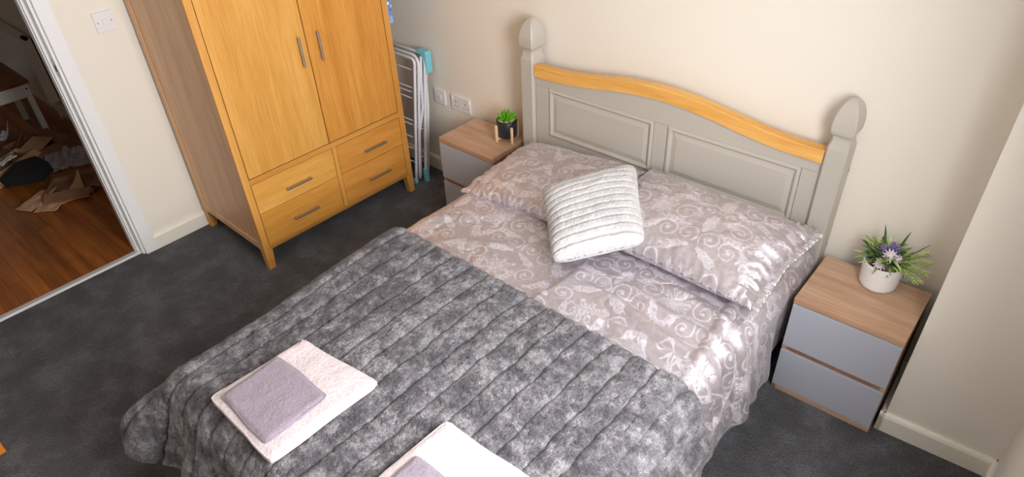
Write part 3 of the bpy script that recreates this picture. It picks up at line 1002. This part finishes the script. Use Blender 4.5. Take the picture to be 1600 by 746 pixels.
# ------------------------------------------------------------------ bedside tables
def bedside(label, loc, rz, depth):
    H, W, D = .470, .375, depth
    t = thing('bedside_table', label, 'bedside table', loc, rz, 'bedside tables')
    MB().box(0, W, 0, D, H - .026, H, .0015).build('table_top', MT['bedside_top'], t)
    mb = MB(); mb.box(0, .018, .018, D, .0, H - .0265, .001); mb.box(W - .018, W, .018, D, 0, H - .0265, .001)
    mb.box(.018, W - .018, D - .012, D, .0, H - .0265, 0); mb.box(.018, W - .018, .018, D, .01, .026, 0)
    mb.box(.018, W - .018, .004, D, .216, .229, .001)
    mb.box(.0, .018, .0, .019, .0, .020, .001)
    mb.build('carcass', MT['bedside_side'], t)
    MB().box(0, W, 0.0, .018, 0, .0195, .001).build('plinth', MT['bedside_top'], t)
    MB().box(0, W, .006, .018, .2145, .2305, .001).build('divider_rail', MT['bedside_top'], t)
    for z0, z1 in ((.236, .4405), (.0225, .211)):
        MB().box(.0015, W - .0015, -.001, .017, z0, z1, .0012).build('drawer_front', MT['bedside_grey'], t)
    return t


bR = bedside('grey two-drawer bedside table with oak top right of the bed, under the flower pot', (1.520, -.371, 0), .031, .309)
bL = bedside('grey two-drawer bedside table with oak top left of the bed, under the succulent', (-.402, -.315, 0), 0, .281)


# ------------------------------------------------------------------ wardrobe
def build_wardrobe():
    X0, X1, Y0, Y1, ZB, ZT = -1.372, -.740, -1.240, -.268, .106, 1.86
    t = thing('wardrobe', 'golden oak wardrobe with two doors above four drawers against the left wall', 'wardrobe', (X1, Y0, 0), -.014)
    def B(x0, x1, y0, y1, z0, z1, bev=.0015): return MB().box(x0 - X1, x1 - X1, y0 - Y0, y1 - Y0, z0, z1, bev)
    # legs
    for (a, b) in ((X1 - .044, X1), (X0, X0 + .044)):
        for (c, d) in ((Y0, Y0 + .044), (Y1 - .044, Y1)):
            mb = MB()
            tp = [(a - X1, c - Y0), (b - X1, c - Y0), (b - X1, d - Y0), (a - X1, d - Y0)]
            cx, cy = sum(p[0] for p in tp) / 4, sum(p[1] for p in tp) / 4
            # taper on the inner faces only
            ix = 1 if b == X1 else -1; iy = -1 if c == Y0 else 1
            lo = []
            for x, y in tp:
                xx = x + (.010 * ix if (x - cx) * ix < 0 else 0); yy2 = y + (.010 * iy if (y - cy) * iy < 0 else 0)
                lo.append(mb.b.verts.new((xx, yy2, 0)))
            hi = [mb.b.verts.new((x, y, ZB + .004)) for x, y in tp]
            mb.b.faces.new(lo[::-1]); mb.b.faces.new(hi)
            for k in range(4): mb.b.faces.new((lo[k], lo[(k + 1) % 4], hi[(k + 1) % 4], hi[k]))
            bmesh.ops.recalc_face_normals(mb.b, faces=mb.b.faces)
            mb.build('leg', OAK['stile'], t)
    # sides
    for (a, b, nm) in ((Y0, Y0 + .020, 1), (Y1 - .020, Y1, 0)):
        ins = .006 if nm else 0
        mb = MB()
        f = lambda x0, x1, z0, z1, y0=a, y1=b: mb.box(x0 - X1, x1 - X1, y0 - Y0, y1 - Y0, z0, z1, .001)
        f(X1 - .045, X1 - .019, ZB + .004, ZT - .03); f(X0, X0 + .040, ZB + .004, ZT - .03)
        f(X0 + .040, X1 - .045, ZB + .004, ZB + .040); f(X0 + .040, X1 - .045, ZT - .07, ZT - .03)
        mb.build('side_frame', OAK['side'], t)
        MB().box(X0 + .040 - X1, X1 - .045 - X1, a + ins - Y0, b - (.006 - ins) - Y0, ZB + .040, ZT - .07, 0).build('side_panel', OAK['side'], t)
    B(X0, X0 + .008, Y0 + .020, Y1 - .020, ZB + .004, ZT - .03, 0).build('back_panel', OAK['side'], t)
    B(X0, X1, Y0 + .02, Y1 - .02, ZB + .006, ZB + .022, 0).build('bottom_panel', OAK['rail'], t)
    B(X0 - .004, X1 + .012, Y0 - .012, Y1 + .012, ZT - .03, ZT, .004).build('cornice_top', OAK['rail'], t)
    # face frame
    mb = MB(); g = lambda y0, y1, z0, z1: mb.box(-.019, 0, y0 - Y0, y1 - Y0, z0, z1, .0012)
    g(Y0, -1.206, ZB + .004, ZT - .03); mb.build('stile', OAK['stile'], t)
    mb = MB(); g(-.302, Y1, ZB + .004, ZT - .03); mb.build('stile', OAK['stile'], t)
    for z0, z1 in ((ZB + .004, .132), (.483, .510), (1.77, ZT - .03)):
        mb = MB(); g(-1.2055, -.3025, z0, z1); mb.build('rail', OAK['rail'], t)
    MB().box(-.019, .001, -.745 - Y0, -.722 - Y0, .1325, .4825, .001).build('drawer_divider', OAK['stile'], t)
    # doors
    for y0, y1, z0, z1, key, hy in ((-1.2025, -.7525, .5145, 1.767, 'doorl', -.793), (-.7475, -.3055, .5145, 1.767, 'doorr', -.690)):
        d = MB().box(-.019, -.001, y0 - Y0, y1 - Y0, z0, z1, .0015).build('door', OAK[key], t)
        mb = MB(); hy_ = hy - Y0; mb.box(.012, .019, hy_ - .0055, hy_ + .0055, .930, 1.070, .002)
        mb.box(-.001, .014, hy_ - .004, hy_ + .004, .938, .952, .001); mb.box(-.001, .014, hy_ - .004, hy_ + .004, 1.048, 1.062, .001)
        mb.build('handle', MT['bronze'], d)
    # drawers
    for y0, y1, z0, z1, key in ((-1.203, -.7475, .3185, .4800, 'drl'), (-1.203, -.7475, .1350, .3155, 'drl2'), (-.7195, -.305, .3185, .4800, 'drr'), (-.7195, -.305, .1350, .3155, 'drr')):
        d = MB().box(-.019, -.0005, y0 - Y0, y1 - Y0, z0, z1, .0015).build('drawer', OAK[key], t)
        c = (y0 + y1) / 2 + (.006 if y0 < -1 else .022) - Y0; zc = (z0 + z1) / 2 - .012
        mb = MB(); mb.box(.013, .020, c - .072, c + .072, zc - .0055, zc + .0055, .002)
        for sx in (-.062, .062): mb.box(-.001, .014, c + sx - .006, c + sx + .006, zc - .004, zc + .004, .001)
        mb.build('handle', MT['bronze'], d)


build_wardrobe()


# ------------------------------------------------------------------ clothes airer leaning folded in the corner
def build_airer():
    t = thing('clothes_airer', 'folded white clothes airer with turquoise plastic corners standing beside the wardrobe', 'airer', (-.76, -.11, 0))
    ox, oy = -.76, -.11
    def P(x, y, z):      # the folded airer leans back against the wall
        k = 1 - z / .77
        return (x - .035 - ox, y - .115 * k - oy, z)
    def arc_frame(xr, xl, y, zb, zt, r):
        pts = [(xr, zb)]
        for k in range(5): pts.append((xr, zb + (zt - r - zb) * (k + .5) / 5))
        for k in range(9):
            a = k / 8 * PI / 2; pts.append((xr - r + r * math.cos(a), zt - r + r * math.sin(a)))
        pts.append((xl, zt))
        return [P(x, y, z) for x, z in pts]
    # hinged shelf frames, all but flat against each other
    for i, (xr, y, zb, zt) in enumerate(((-.728, -.080, .03, .742), (-.710, -.050, .05, .750))):
        MB().tube(arc_frame(xr, -1.33, y, zb, zt, .05), .0085, 12).build('frame_tube', MT['airer'], t)
    MB().tube(arc_frame(-.744, -1.33, -.094, .006, .728, .03), .0085, 12).build('frame_tube', MT['airer'], t)
    # leg tubes slightly bent at the hinges
    MB().tube([P(-.724, -.074, .04), P(-.732, -.076, .30), P(-.708, -.070, .46), P(-.722, -.068, .62), P(-.722, -.068, .74)], .0075, 12).build('leg', MT['airer'], t)
    MB().tube([P(-.704, -.034, .03), P(-.704, -.034, .46), P(-.718, -.034, .60), P(-.712, -.034, .74)], .0075, 12).build('leg', MT['airer'], t)
    for z in (.66, .56, .535, .50, .37, .345, .27, .20, .12):
        MB().tube([P(-1.33, -.083, z), P(-.730, -.083, z)], .0030, 8).build('wire', MT['wire'], t)
    for z in (.16, .33, .45, .60): MB().tube([P(-.732, -.084, z), P(-.712, -.036, z)], .0045, 8).build('hinge_pin', MT['chrome'], t)
    # plastic corner brackets and feet
    pts = [(-.733, .640), (-.727, .650), (-.725, .760), (-.731, .767), (-.800, .767), (-.803, .753), (-.775, .747), (-.755, .735), (-.745, .715), (-.742, .640)]
    MB().prism([(x - ox, z) for x, z in pts], -.066 - oy, -.026 - oy, 'y', .003).build('corner_bracket', MT['teal'], t)
    MB().box(-.755 - ox, -.731 - ox, -.168 - oy, -.138 - oy, 0, .085, .006).build('foot', MT['teal'], t)
    MB().box(-.790 - ox, -.768 - ox, -.222 - oy, -.198 - oy, 0, .030, .004).build('foot', MT['teal'], t)


build_airer()


def build_ironing_board():
    IBX = -.925
    t = thing('ironing_board', 'upright folded ironing board with blue and white patterned cover behind the wardrobe', 'ironing board', (IBX, -.229, 0))
    n = 40; pts = []
    for k in range(n):
        a = PI * k / (n - 1); pts.append((.165 * math.cos(a), 1.18 + .22 * math.sin(a)))
    pts += [(-.165, .965), (.165, .965)]
    m = NT('blue_print_cover'); v = m.coord((1, 1, 1))
    vo = m.n('ShaderNodeTexVoronoi'); vo.inputs['Scale'].default_value = 22; m.l(v, vo.inputs['Vector'])
    m.l(m.ramp(vo.outputs['Distance'], [(.30, lin((226, 232, 242))), (.36, lin((70, 112, 190))), (.55, lin((150, 180, 222)))]), m.b.inputs['Base Color']); m.b.inputs['Roughness'].default_value = .8
    MB().prism([(x, z) for x, z in pts], -.014, .012, 'y', .004).build('board_cover', m.m, t)
    mb = MB()
    for s in (-1, 1): mb.tube([(s * .05 - .06, -.006, 1.10), (s * .05 - .08, -.008, .012)], .008, 12)
    mb.tube([(-.16, -.008, .02), (-.01, -.008, .02)], .008, 12); mb.build('legs', MT['airer'], t)


build_ironing_board()

# ------------------------------------------------------------------ switches and sockets


def plate(name, label, cat, x0, z0, w, loc, rz, sockets=0, switch=False, group=None):
    """faceplate standing off the wall; local x along wall, -y outward"""
    t = thing(name, label, cat, loc, rz, group)
    MB().box(0, w, -.010, -.0005, 0, .086, .0025).build('faceplate', MT['plastic'], t)
    if switch:
        MB().box(w / 2 - .010, w / 2 + .010, -.016, -.009, .031, .055, .002).build('rocker', MT['plastic'], t)
        for x in (.013, w - .013):
            MB().tube([(x, -.0108, .043), (x, -.009, .043)], .0034, 12).build('screw', MT['bronze'], t)
    for k in range(sockets):
        cx = w * (k + .5) / sockets if sockets > 1 else w / 2
        MB().box(cx - .002, cx + .002, -.0108, -.009, .046, .055, 0).build('pin_hole', MT['hole'], t)
        for s in (-1, 1): MB().box(cx + s * .011 - .0035, cx + s * .011 + .0035, -.0108, -.009, .022, .026, 0).build('pin_hole', MT['hole'], t)
        MB().box(cx + (.020 if k or sockets == 1 else -.032), cx + (.032 if k or sockets == 1 else -.020), -.014, -.009, .056, .076, .0015).build('rocker', MT['plastic'], t)
    return t


plate('light_switch', 'white single rocker light switch on the wall between door and wardrobe', 'light switch', 0, 0, .086, (XL, -1.297, 1.122), -PI / 2 + PI, 0, True) if 0 else None
# left wall faces +x: local -y must point to +x  -> rotate by +90 deg, local x runs to +y
plate('light_switch', 'white single rocker light switch on the wall between door and wardrobe', 'light switch', 0, 0, .086, (XL, -1.383, 1.122), PI / 2, 0, True)
plate('wall_socket', 'white single outlet plate nearest the folded airer', 'socket', 0, 0, .086, (-.755, 0, .453), 0, 0, False)
MB()
t2 = plate('wall_socket', 'white double power socket above the left bedside table', 'socket', 0, 0, .146, (-.618, 0, .453), 0, 2)
t3 = plate('wall_socket', 'white double power socket partly hidden behind the flower pot', 'socket', 0, 0, .146, (1.650, 0, .444), 0, 2)
sx = [o for o in bpy.data.objects if o.name.startswith('wall_socket') and o.type == 'EMPTY'][0]
MB().box(.030, .056, -.014, -.009, .030, .056, .002).build('outlet_insert', MT['plastic'], sx)


# ------------------------------------------------------------------ plants
def succulent():
    t = thing('potted_succulent', 'spiky green succulent in black dotted pot on pale wooden legs, on the left bedside table', 'plant', (-.105, -.112, .470), .35)
    R, z0, z1 = .052, .022, .112
    prof = [(0, z0), (R - .006, z0), (R - .001, z0 + .004), (R, z0 + .01), (R + .001, z1 - .003), (R - .001, z1), (R - .006, z1), (R - .007, z1 - .012), (0, z1 - .012)]
    pot = MB().lathe(prof).build('pot', MT['pot_black'], t)
    mb = MB()
    for r in range(8):
        for k in range(22):
            a = 2 * PI * (k + .5 * (r % 2)) / 22; z = z0 + .010 + r * .010
            mb.blob(((R + .0006) * math.cos(a), (R + .0006) * math.sin(a), z), (.0013, .0013, .0013), 1)
    mb.build('dots', MT['dotwhite'], pot)
    for k in range(4):
        a = k * PI / 2 + PI / 4
        m = Matrix.Rotation(a, 4, 'Z')
        MB().box(R + .002, R + .013, -.006, .006, 0, .088, .001, m).build('stand_leg', MT['stand'], t)
    mb = MB()
    for k in range(2): mb.box(-R - .004, R + .004, -.005, .005, .010 + .0, .0215, .001, Matrix.Rotation(k * PI / 2 + PI / 4, 4, 'Z'))
    mb.build('stand_brace', MT['stand'], t)
    mb = MB()
    for k in range(150):
        a = random.random() * 2 * PI; r = math.sqrt(random.random()) * (R - .010)
        mb.blob((r * math.cos(a), r * math.sin(a), z1 - .010 + random.random() * .004), (.004, .0035, .003), 1, .3, k)
    mb.build('gravel', MT['gravel'], t)['kind'] = 'stuff'
    mb = MB()
    for ring, (n, el, L) in enumerate(((9, 25, .052), (9, 45, .060), (8, 62, .062), (5, 80, .058))):
        for k in range(n):
            a = 2 * PI * (k + .37 * ring) / n + random.uniform(-.12, .12); e = math.radians(el + random.uniform(-6, 6))
            d = (math.cos(a) * math.cos(e), math.sin(a) * math.cos(e), math.sin(e))
            b = Vector((math.cos(a) * .006, math.sin(a) * .006, z1 - .006)); d = Vector(d); Lk = L * random.uniform(.9, 1.12)
            pts = [b + d * Lk * q + Vector((0, 0, -.012 * q * q * (1 if el < 50 else 0))) for q in (0, .25, .5, .75, .92, 1.0)]
            mb.tube(pts, [.0052, .0056, .0048, .0034, .0018, .0004], 6)
    mb.build('leaves', MT['green'], t, smooth=True)


def flowerpot():
    t = thing('flower_pot', 'white ribbed pot of artificial purple and pink flowers on the right bedside table', 'plant', (1.716, -.118, .470))
    H = .108; R = .069
    prof = [(0, 0), (.050, 0), (.058, .004), (.063, .014)]
    for k in range(40):
        z = .018 + (H - .022) * k / 39; prof.append((.063 + .006 * (k / 39) + .0005 * math.sin(k * 1.6), z))
    prof += [(R, H - .001), (R - .002, H), (R - .006, H - .001), (R - .007, H - .014), (0, H - .014)]
    MB().lathe(prof, n=64).build('pot', MT['pot_white'], t)
    mb = MB()
    for k in range(90):
        a = random.random() * 2 * PI; r = math.sqrt(random.random()) * (R - .012)
        mb.blob((r * math.cos(a), r * math.sin(a), H - .012 + random.random() * .006), (.007, .006, .005), 1, .4, k)
    mb.build('moss', MT['soil'], t)['kind'] = 'stuff'
    top = H - .008
    rnd = random.Random(5)
    groups = {'green_dark': [], 'green_mid': [], 'lime': []}
    for key, n, L, w, e0, e1 in (('green_dark', 50, .088, .012, 20, 80), ('green_mid', 80, .098, .009, 5, 78), ('lime', 36, .105, .008, 12, 80)):
        mb = MB()
        for k in range(n):
            a = rnd.random() * 2 * PI; e = math.radians(rnd.uniform(e0, e1)); b = (math.cos(a) * rnd.uniform(0, .045), math.sin(a) * rnd.uniform(0, .045), top + rnd.uniform(0, .035))
            mb.leaf(b, (math.cos(a) * math.cos(e), math.sin(a) * math.cos(e), math.sin(e)), L * rnd.uniform(.5, 1.0), w * rnd.uniform(.8, 1.5), .25)
        if key != 'green_dark':   # feathery sprays reaching to the right
            for k in range(4):
                a = math.radians(-38 + 20 * k + (6 if key == 'lime' else 0)); e = math.radians(12 + 9 * k)
                dv = Vector((math.cos(a) * math.cos(e), math.sin(a) * math.cos(e), math.sin(e))); b = Vector((.03, .0, top + .012))
                mb.tube([b + dv * q + Vector((0, 0, -1.6 * q * q)) for q in (0, .03, .06, .09, .115)], .0010, 5)
                for j in range(11):
                    q = .02 + j * .0095; p = b + dv * q + Vector((0, 0, -1.6 * q * q))
                    for s in (-1, 1):
                        sd = dv.cross(Vector((0, 0, 1))).normalized() * s
                        mb.leaf(p, dv * .8 + sd * .8 + Vector((0, 0, rnd.uniform(-.1, .4))), .024 * rnd.uniform(.7, 1.2), .0045, .2)
        mb.build('foliage', MT[key], t)
    # two tall buds at the back, lavender spikes
    mb = MB(); mb.leaf((-.015, .02, top + .02), (-.25, .1, 1), .115, .014); mb.leaf((.020, .02, top + .02), (.18, .1, 1), .118, .018); mb.leaf((.045, .015, top + .02), (.62, .1, .9), .12, .010)
    mb.build('tall_leaf', MT['green_dark'], t)
    for (x, y, z, hh, seed) in ((-.018, -.008, top + .050, .034, 1), (.024, .012, top + .052, .038, 2), (-.034, .002, top + .032, .030, 3), (.004, .018, top + .055, .036, 6), (-.050, -.012, top + .014, .026, 9)):
        mb = MB(); r2 = random.Random(seed)
        for k in range(40):
            a = r2.random() * 2 * PI; q = r2.random(); r = .011 * (1 - q * .6)
            mb.blob((x + r * math.cos(a), y + r * math.sin(a), z + hh * q - .01), (.0036, .0036, .003), 1, .3, k)
        mb.build('lavender_spike', MT['purple'], t)
    for (x, y, z, r) in ((-.004, -.047, top + .022, .025), (.012, -.022, top + .048, .026), (.036, -.014, top + .042, .017)):
        mb = MB(); c = Vector((x, y, z)); ax = Vector((.15, -.75, .65)).normalized(); q1 = ax.orthogonal().normalized(); q2 = ax.cross(q1)
        for ring, (n, rr, lift) in enumerate(((12, r, .0), (10, r * .75, .004), (7, r * .45, .008))):
            for k in range(n):
                a = 2 * PI * (k + .5 * ring) / n; d = q1 * math.cos(a) + q2 * math.sin(a)
                mb.tube([c + ax * lift, c + d * rr * .6 + ax * (lift + .002), c + d * rr + ax * (lift + .001)], [.0015, .0042, .0018], 6)
        mb.blob(c + ax * .010, (.005, .005, .005), 1)
        mb.build('blossom', MT['pink'], t, smooth=True)


succulent()
flowerpot()


# ------------------------------------------------------------------ hall contents
def rot_box(mb, cx, cy, cz, sx, sy, sz, rx=0, ry=0, rz=0, bev=.001):
    m = Matrix.Translation((cx, cy, cz)) @ Matrix.Rotation(rz, 4, 'Z') @ Matrix.Rotation(ry, 4, 'Y') @ Matrix.Rotation(rx, 4, 'X')
    return mb.box(-sx / 2, sx / 2, -sy / 2, sy / 2, -sz / 2, sz / 2, bev, m)


t = thing('radiator', 'white panel radiator on the hall wall seen through the doorway', 'radiator', (-3.5, -1.17, .13))
mb = MB(); mb.box(-.9, 0, -.082, -.066, 0, .46, .004); mb.box(-.9, 0, -.030, -.014, 0, .46, .004)
mb.build('panel', MT['radiator'], t)
MB().box(-.9, .002, -.083, -.013, .452, .466, .002).build('top_grille', MT['radiator'], t)
MB().box(-.004, .003, -.082, -.014, .002, .462, .001).build('end_cover', MT['radiator'], t)
for x in (-.02, -.88): MB().tube([(x, -.045, -.13), (x, -.045, .01)], .008, 10).build('pipe', MT['radiator'], t)
mb = MB(); mb.tube([(-.03, -.048, .47), (.03, -.048, .475)], .016, 12); mb.build('valve', MT['hole'], t)

t = thing('coffee_table', 'low white coffee table with brown wooden top in the hall', 'table', (-3.27, -1.37, 0))
MB().box(-.50, .012, -.90, .012, .392, .415, .003).build('table_top', wood('walnut_top', (150, 96, 60), (110, 66, 38), 'y', .5, 1, 2), t)
mb = MB(); mb.box(-.019, -.001, -.845, -.036, .305, .391, .001); mb.box(-.479, -.461, -.845, -.036, .305, .391, .001); mb.box(-.444, -.036, -.019, -.001, .305, .391, .001); mb.box(-.444, -.036, -.879, -.861, .305, .391, .001)
mb.build('apron', MT['white'], t)
for x, y in ((-.035, -.035), (-.48, -.035), (-.035, -.88), (-.48, -.88)):
    MB().box(x, x + .035, y, y + .035, 0, .391, .003).build('leg', MT['white'], t)
MB().tube([(-.001, -.017, .36), (.0015, -.017, .36)], .006, 12).build('bolt', MT['hole'], t)

# black box tipped over in the packaging
mb = MB(); mb.prism([(-.17, -.11), (.13, -.13), (.17, .0), (.03, .13), (-.12, .09)], 0, .085, 'z', .006)
o = mb.build('fabric_bag', MT['black'], None); o.location = (-2.68, -1.685, .055); o.scale = (.8, .8, .8); o.rotation_euler = (.12, -.10, .9)
tag(o, 'flat black fabric bag lying on torn cardboard in the hall', 'bag')


def carton(label, loc, rz, size, mat, tilt=0, flaps=True, seed=0):
    """a flattened shipping carton: body and bent flaps"""
    t = thing('cardboard_box', label, 'cardboard box', loc, rz, 'torn cardboard packaging in the hall')
    t.rotation_euler = (tilt, tilt * .6, rz)
    sx, sy, sz = size; w = .004; r = random.Random(seed)
    mb = MB(); mb.box(-sx / 2, sx / 2, -sy / 2, sy / 2, 0, w, 0)
    mb.box(-sx / 2, sx / 2, -sy / 2, -sy / 2 + w, w, sz, 0); mb.box(-sx / 2, sx / 2, sy / 2 - w, sy / 2, w, sz, 0)
    mb.box(-sx / 2, -sx / 2 + w, -sy / 2 + w, sy / 2 - w, w, sz, 0); mb.box(sx / 2 - w, sx / 2, -sy / 2 + w, sy / 2 - w, w, sz, 0)
    mb.build('body', mat, t)
    if flaps:
        for s in (-1, 1):
            mb = MB(); rot_box(mb, 0, s * (sy / 2 + sy * .18), sz - .01, sx * .98, sy * .4, w, r.uniform(-.5, .3) * s, 0, 0, 0); mb.build('flap', mat, t)
        mb = MB(); rot_box(mb, sx / 2 + .04, 0, sz - .005, .09, sy * .9, w, 0, r.uniform(.1, .5), 0, 0); mb.build('flap', mat, t)
    return t


carton('long brown cardboard box beside the black bag in the hall', (-2.93, -1.77, .0), .55, (.16, .42, .075), MT['card'], .0, True, 1)
carton('brown cardboard box behind the plastic wrap below the hall table', (-3.10, -1.55, .0), .2, (.30, .22, .07), MT['card2'], 0, True, 2)
carton('low open cardboard box near the door frame in the hall', (-2.42, -1.56, .0), 1.0, (.26, .20, .035), MT['card2'], 0, True, 3)


def sheet(name, label, cat, loc, rz, w, h, mat, seed, amp=.012, group=None, corner=0):
    n = 24; u = np.linspace(-.5, .5, n); U, V = np.meshgrid(u, u)
    Z = amp * (1 + fbm(U * 3 + seed, V * 3, 2, seed)) + corner * np.clip(U + V - .3, 0, 1) ** 1.5
    o = grid_object(name, mat, U * w, V * h, Z, None, None, solid=.003)
    o.location = loc; o.rotation_euler = (0, 0, rz); tag(o, label, cat, group); return o


sheet('cardboard_piece', 'flat square cardboard piece nearest the threshold, with a dark cut', 'cardboard', (-2.325, -1.728, .0), .75, .13, .15, MT['card'], 2, .006, 'loose cardboard on the hall floor')
sheet('cardboard_piece', 'torn cardboard strip sticking out under the black bag', 'cardboard', (-2.44, -1.765, .0), .5, .12, .22, MT['card'], 3, .008, 'loose cardboard on the hall floor', .05)
sheet('cardboard_piece', 'curled cardboard scrap right of the flat square piece', 'cardboard', (-2.33, -1.60, .0), 1.2, .14, .16, MT['card'], 5, .012, 'loose cardboard on the hall floor', .18)
sheet('cardboard_piece', 'bent dark cardboard scrap close to the door frame', 'cardboard', (-2.36, -1.48, .0), .3, .16, .13, MT['card2'], 6, .012, 'loose cardboard on the hall floor', .2)
sheet('cardboard_piece', 'cardboard flap under the coffee table', 'cardboard', (-3.22, -1.72, .0), .3, .20, .34, MT['card2'], 8, .02, 'loose cardboard on the hall floor', .25)
sheet('paper_sheet', 'crumpled white paper on the long cardboard box in the hall', 'paper', (-2.93, -1.735, .085), .6, .05, .13, MT['paper'], 4, .010)
sheet('paper_sheet', 'small white paper scrap on the floor under the coffee table', 'paper', (-3.50, -1.60, .0), .9, .05, .14, MT['paper'], 9, .03, None, .1)
# crumpled clear plastic wrap
pm = NT('clear_film'); pm.b.inputs['Base Color'].default_value = lin((206, 200, 214)); pm.b.inputs['Roughness'].default_value = .15
pm.b.inputs['Alpha'].default_value = .50; pm.b.inputs['Specular IOR Level'].default_value = 1.0
n = 70; u = np.linspace(-.5, .5, n); U, V = np.meshgrid(u, u)
Z = .010 + .055 * np.abs(fbm(U * 9, V * 9, 3, 4)) * (1 - (2 * np.hypot(U, V)).clip(0, 1) ** 2) * 2.2 + .02 * np.abs(vnoise(U * 22, V * 22, 8))
o = grid_object('plastic_wrap', pm.m, U * .24 * (1 + .2 * V), V * .46, Z, None, None)
o.location = (-2.78, -1.45, 0.0); o.rotation_euler = (0, 0, -.35)
for p in o.data.polygons: p.use_smooth = False
tag(o, 'crumpled clear plastic wrap lying beside the black bag in the hall', 'plastic wrap')

# ------------------------------------------------------------------ dressing table whose leg shows at the lower left edge of the photo
t = thing('dressing_table', 'oak dressing table with only one leg foot showing at the far left edge', 'table', (-.56, -2.53, 0))
MB().box(-.60, .01, -.85, .01, .70, .73, .003).build('table_top', OAK['rail'], t)
mb = MB(); mb.box(-.022, -.003, -.784, -.046, .60, .699); mb.box(-.577, -.558, -.784, -.046, .60, .699); mb.box(-.534, -.046, -.022, -.003, .60, .699); mb.box(-.534, -.046, -.827, -.808, .60, .699)
mb.build('apron', OAK['rail'], t)
for x, y in ((-.045, -.045), (-.58, -.045), (-.045, -.83), (-.58, -.83)):
    MB().box(x, x + .045, y, y + .045, 0, .699, .003).build('leg', plain('orange_oak', (226, 140, 44), .4), t)
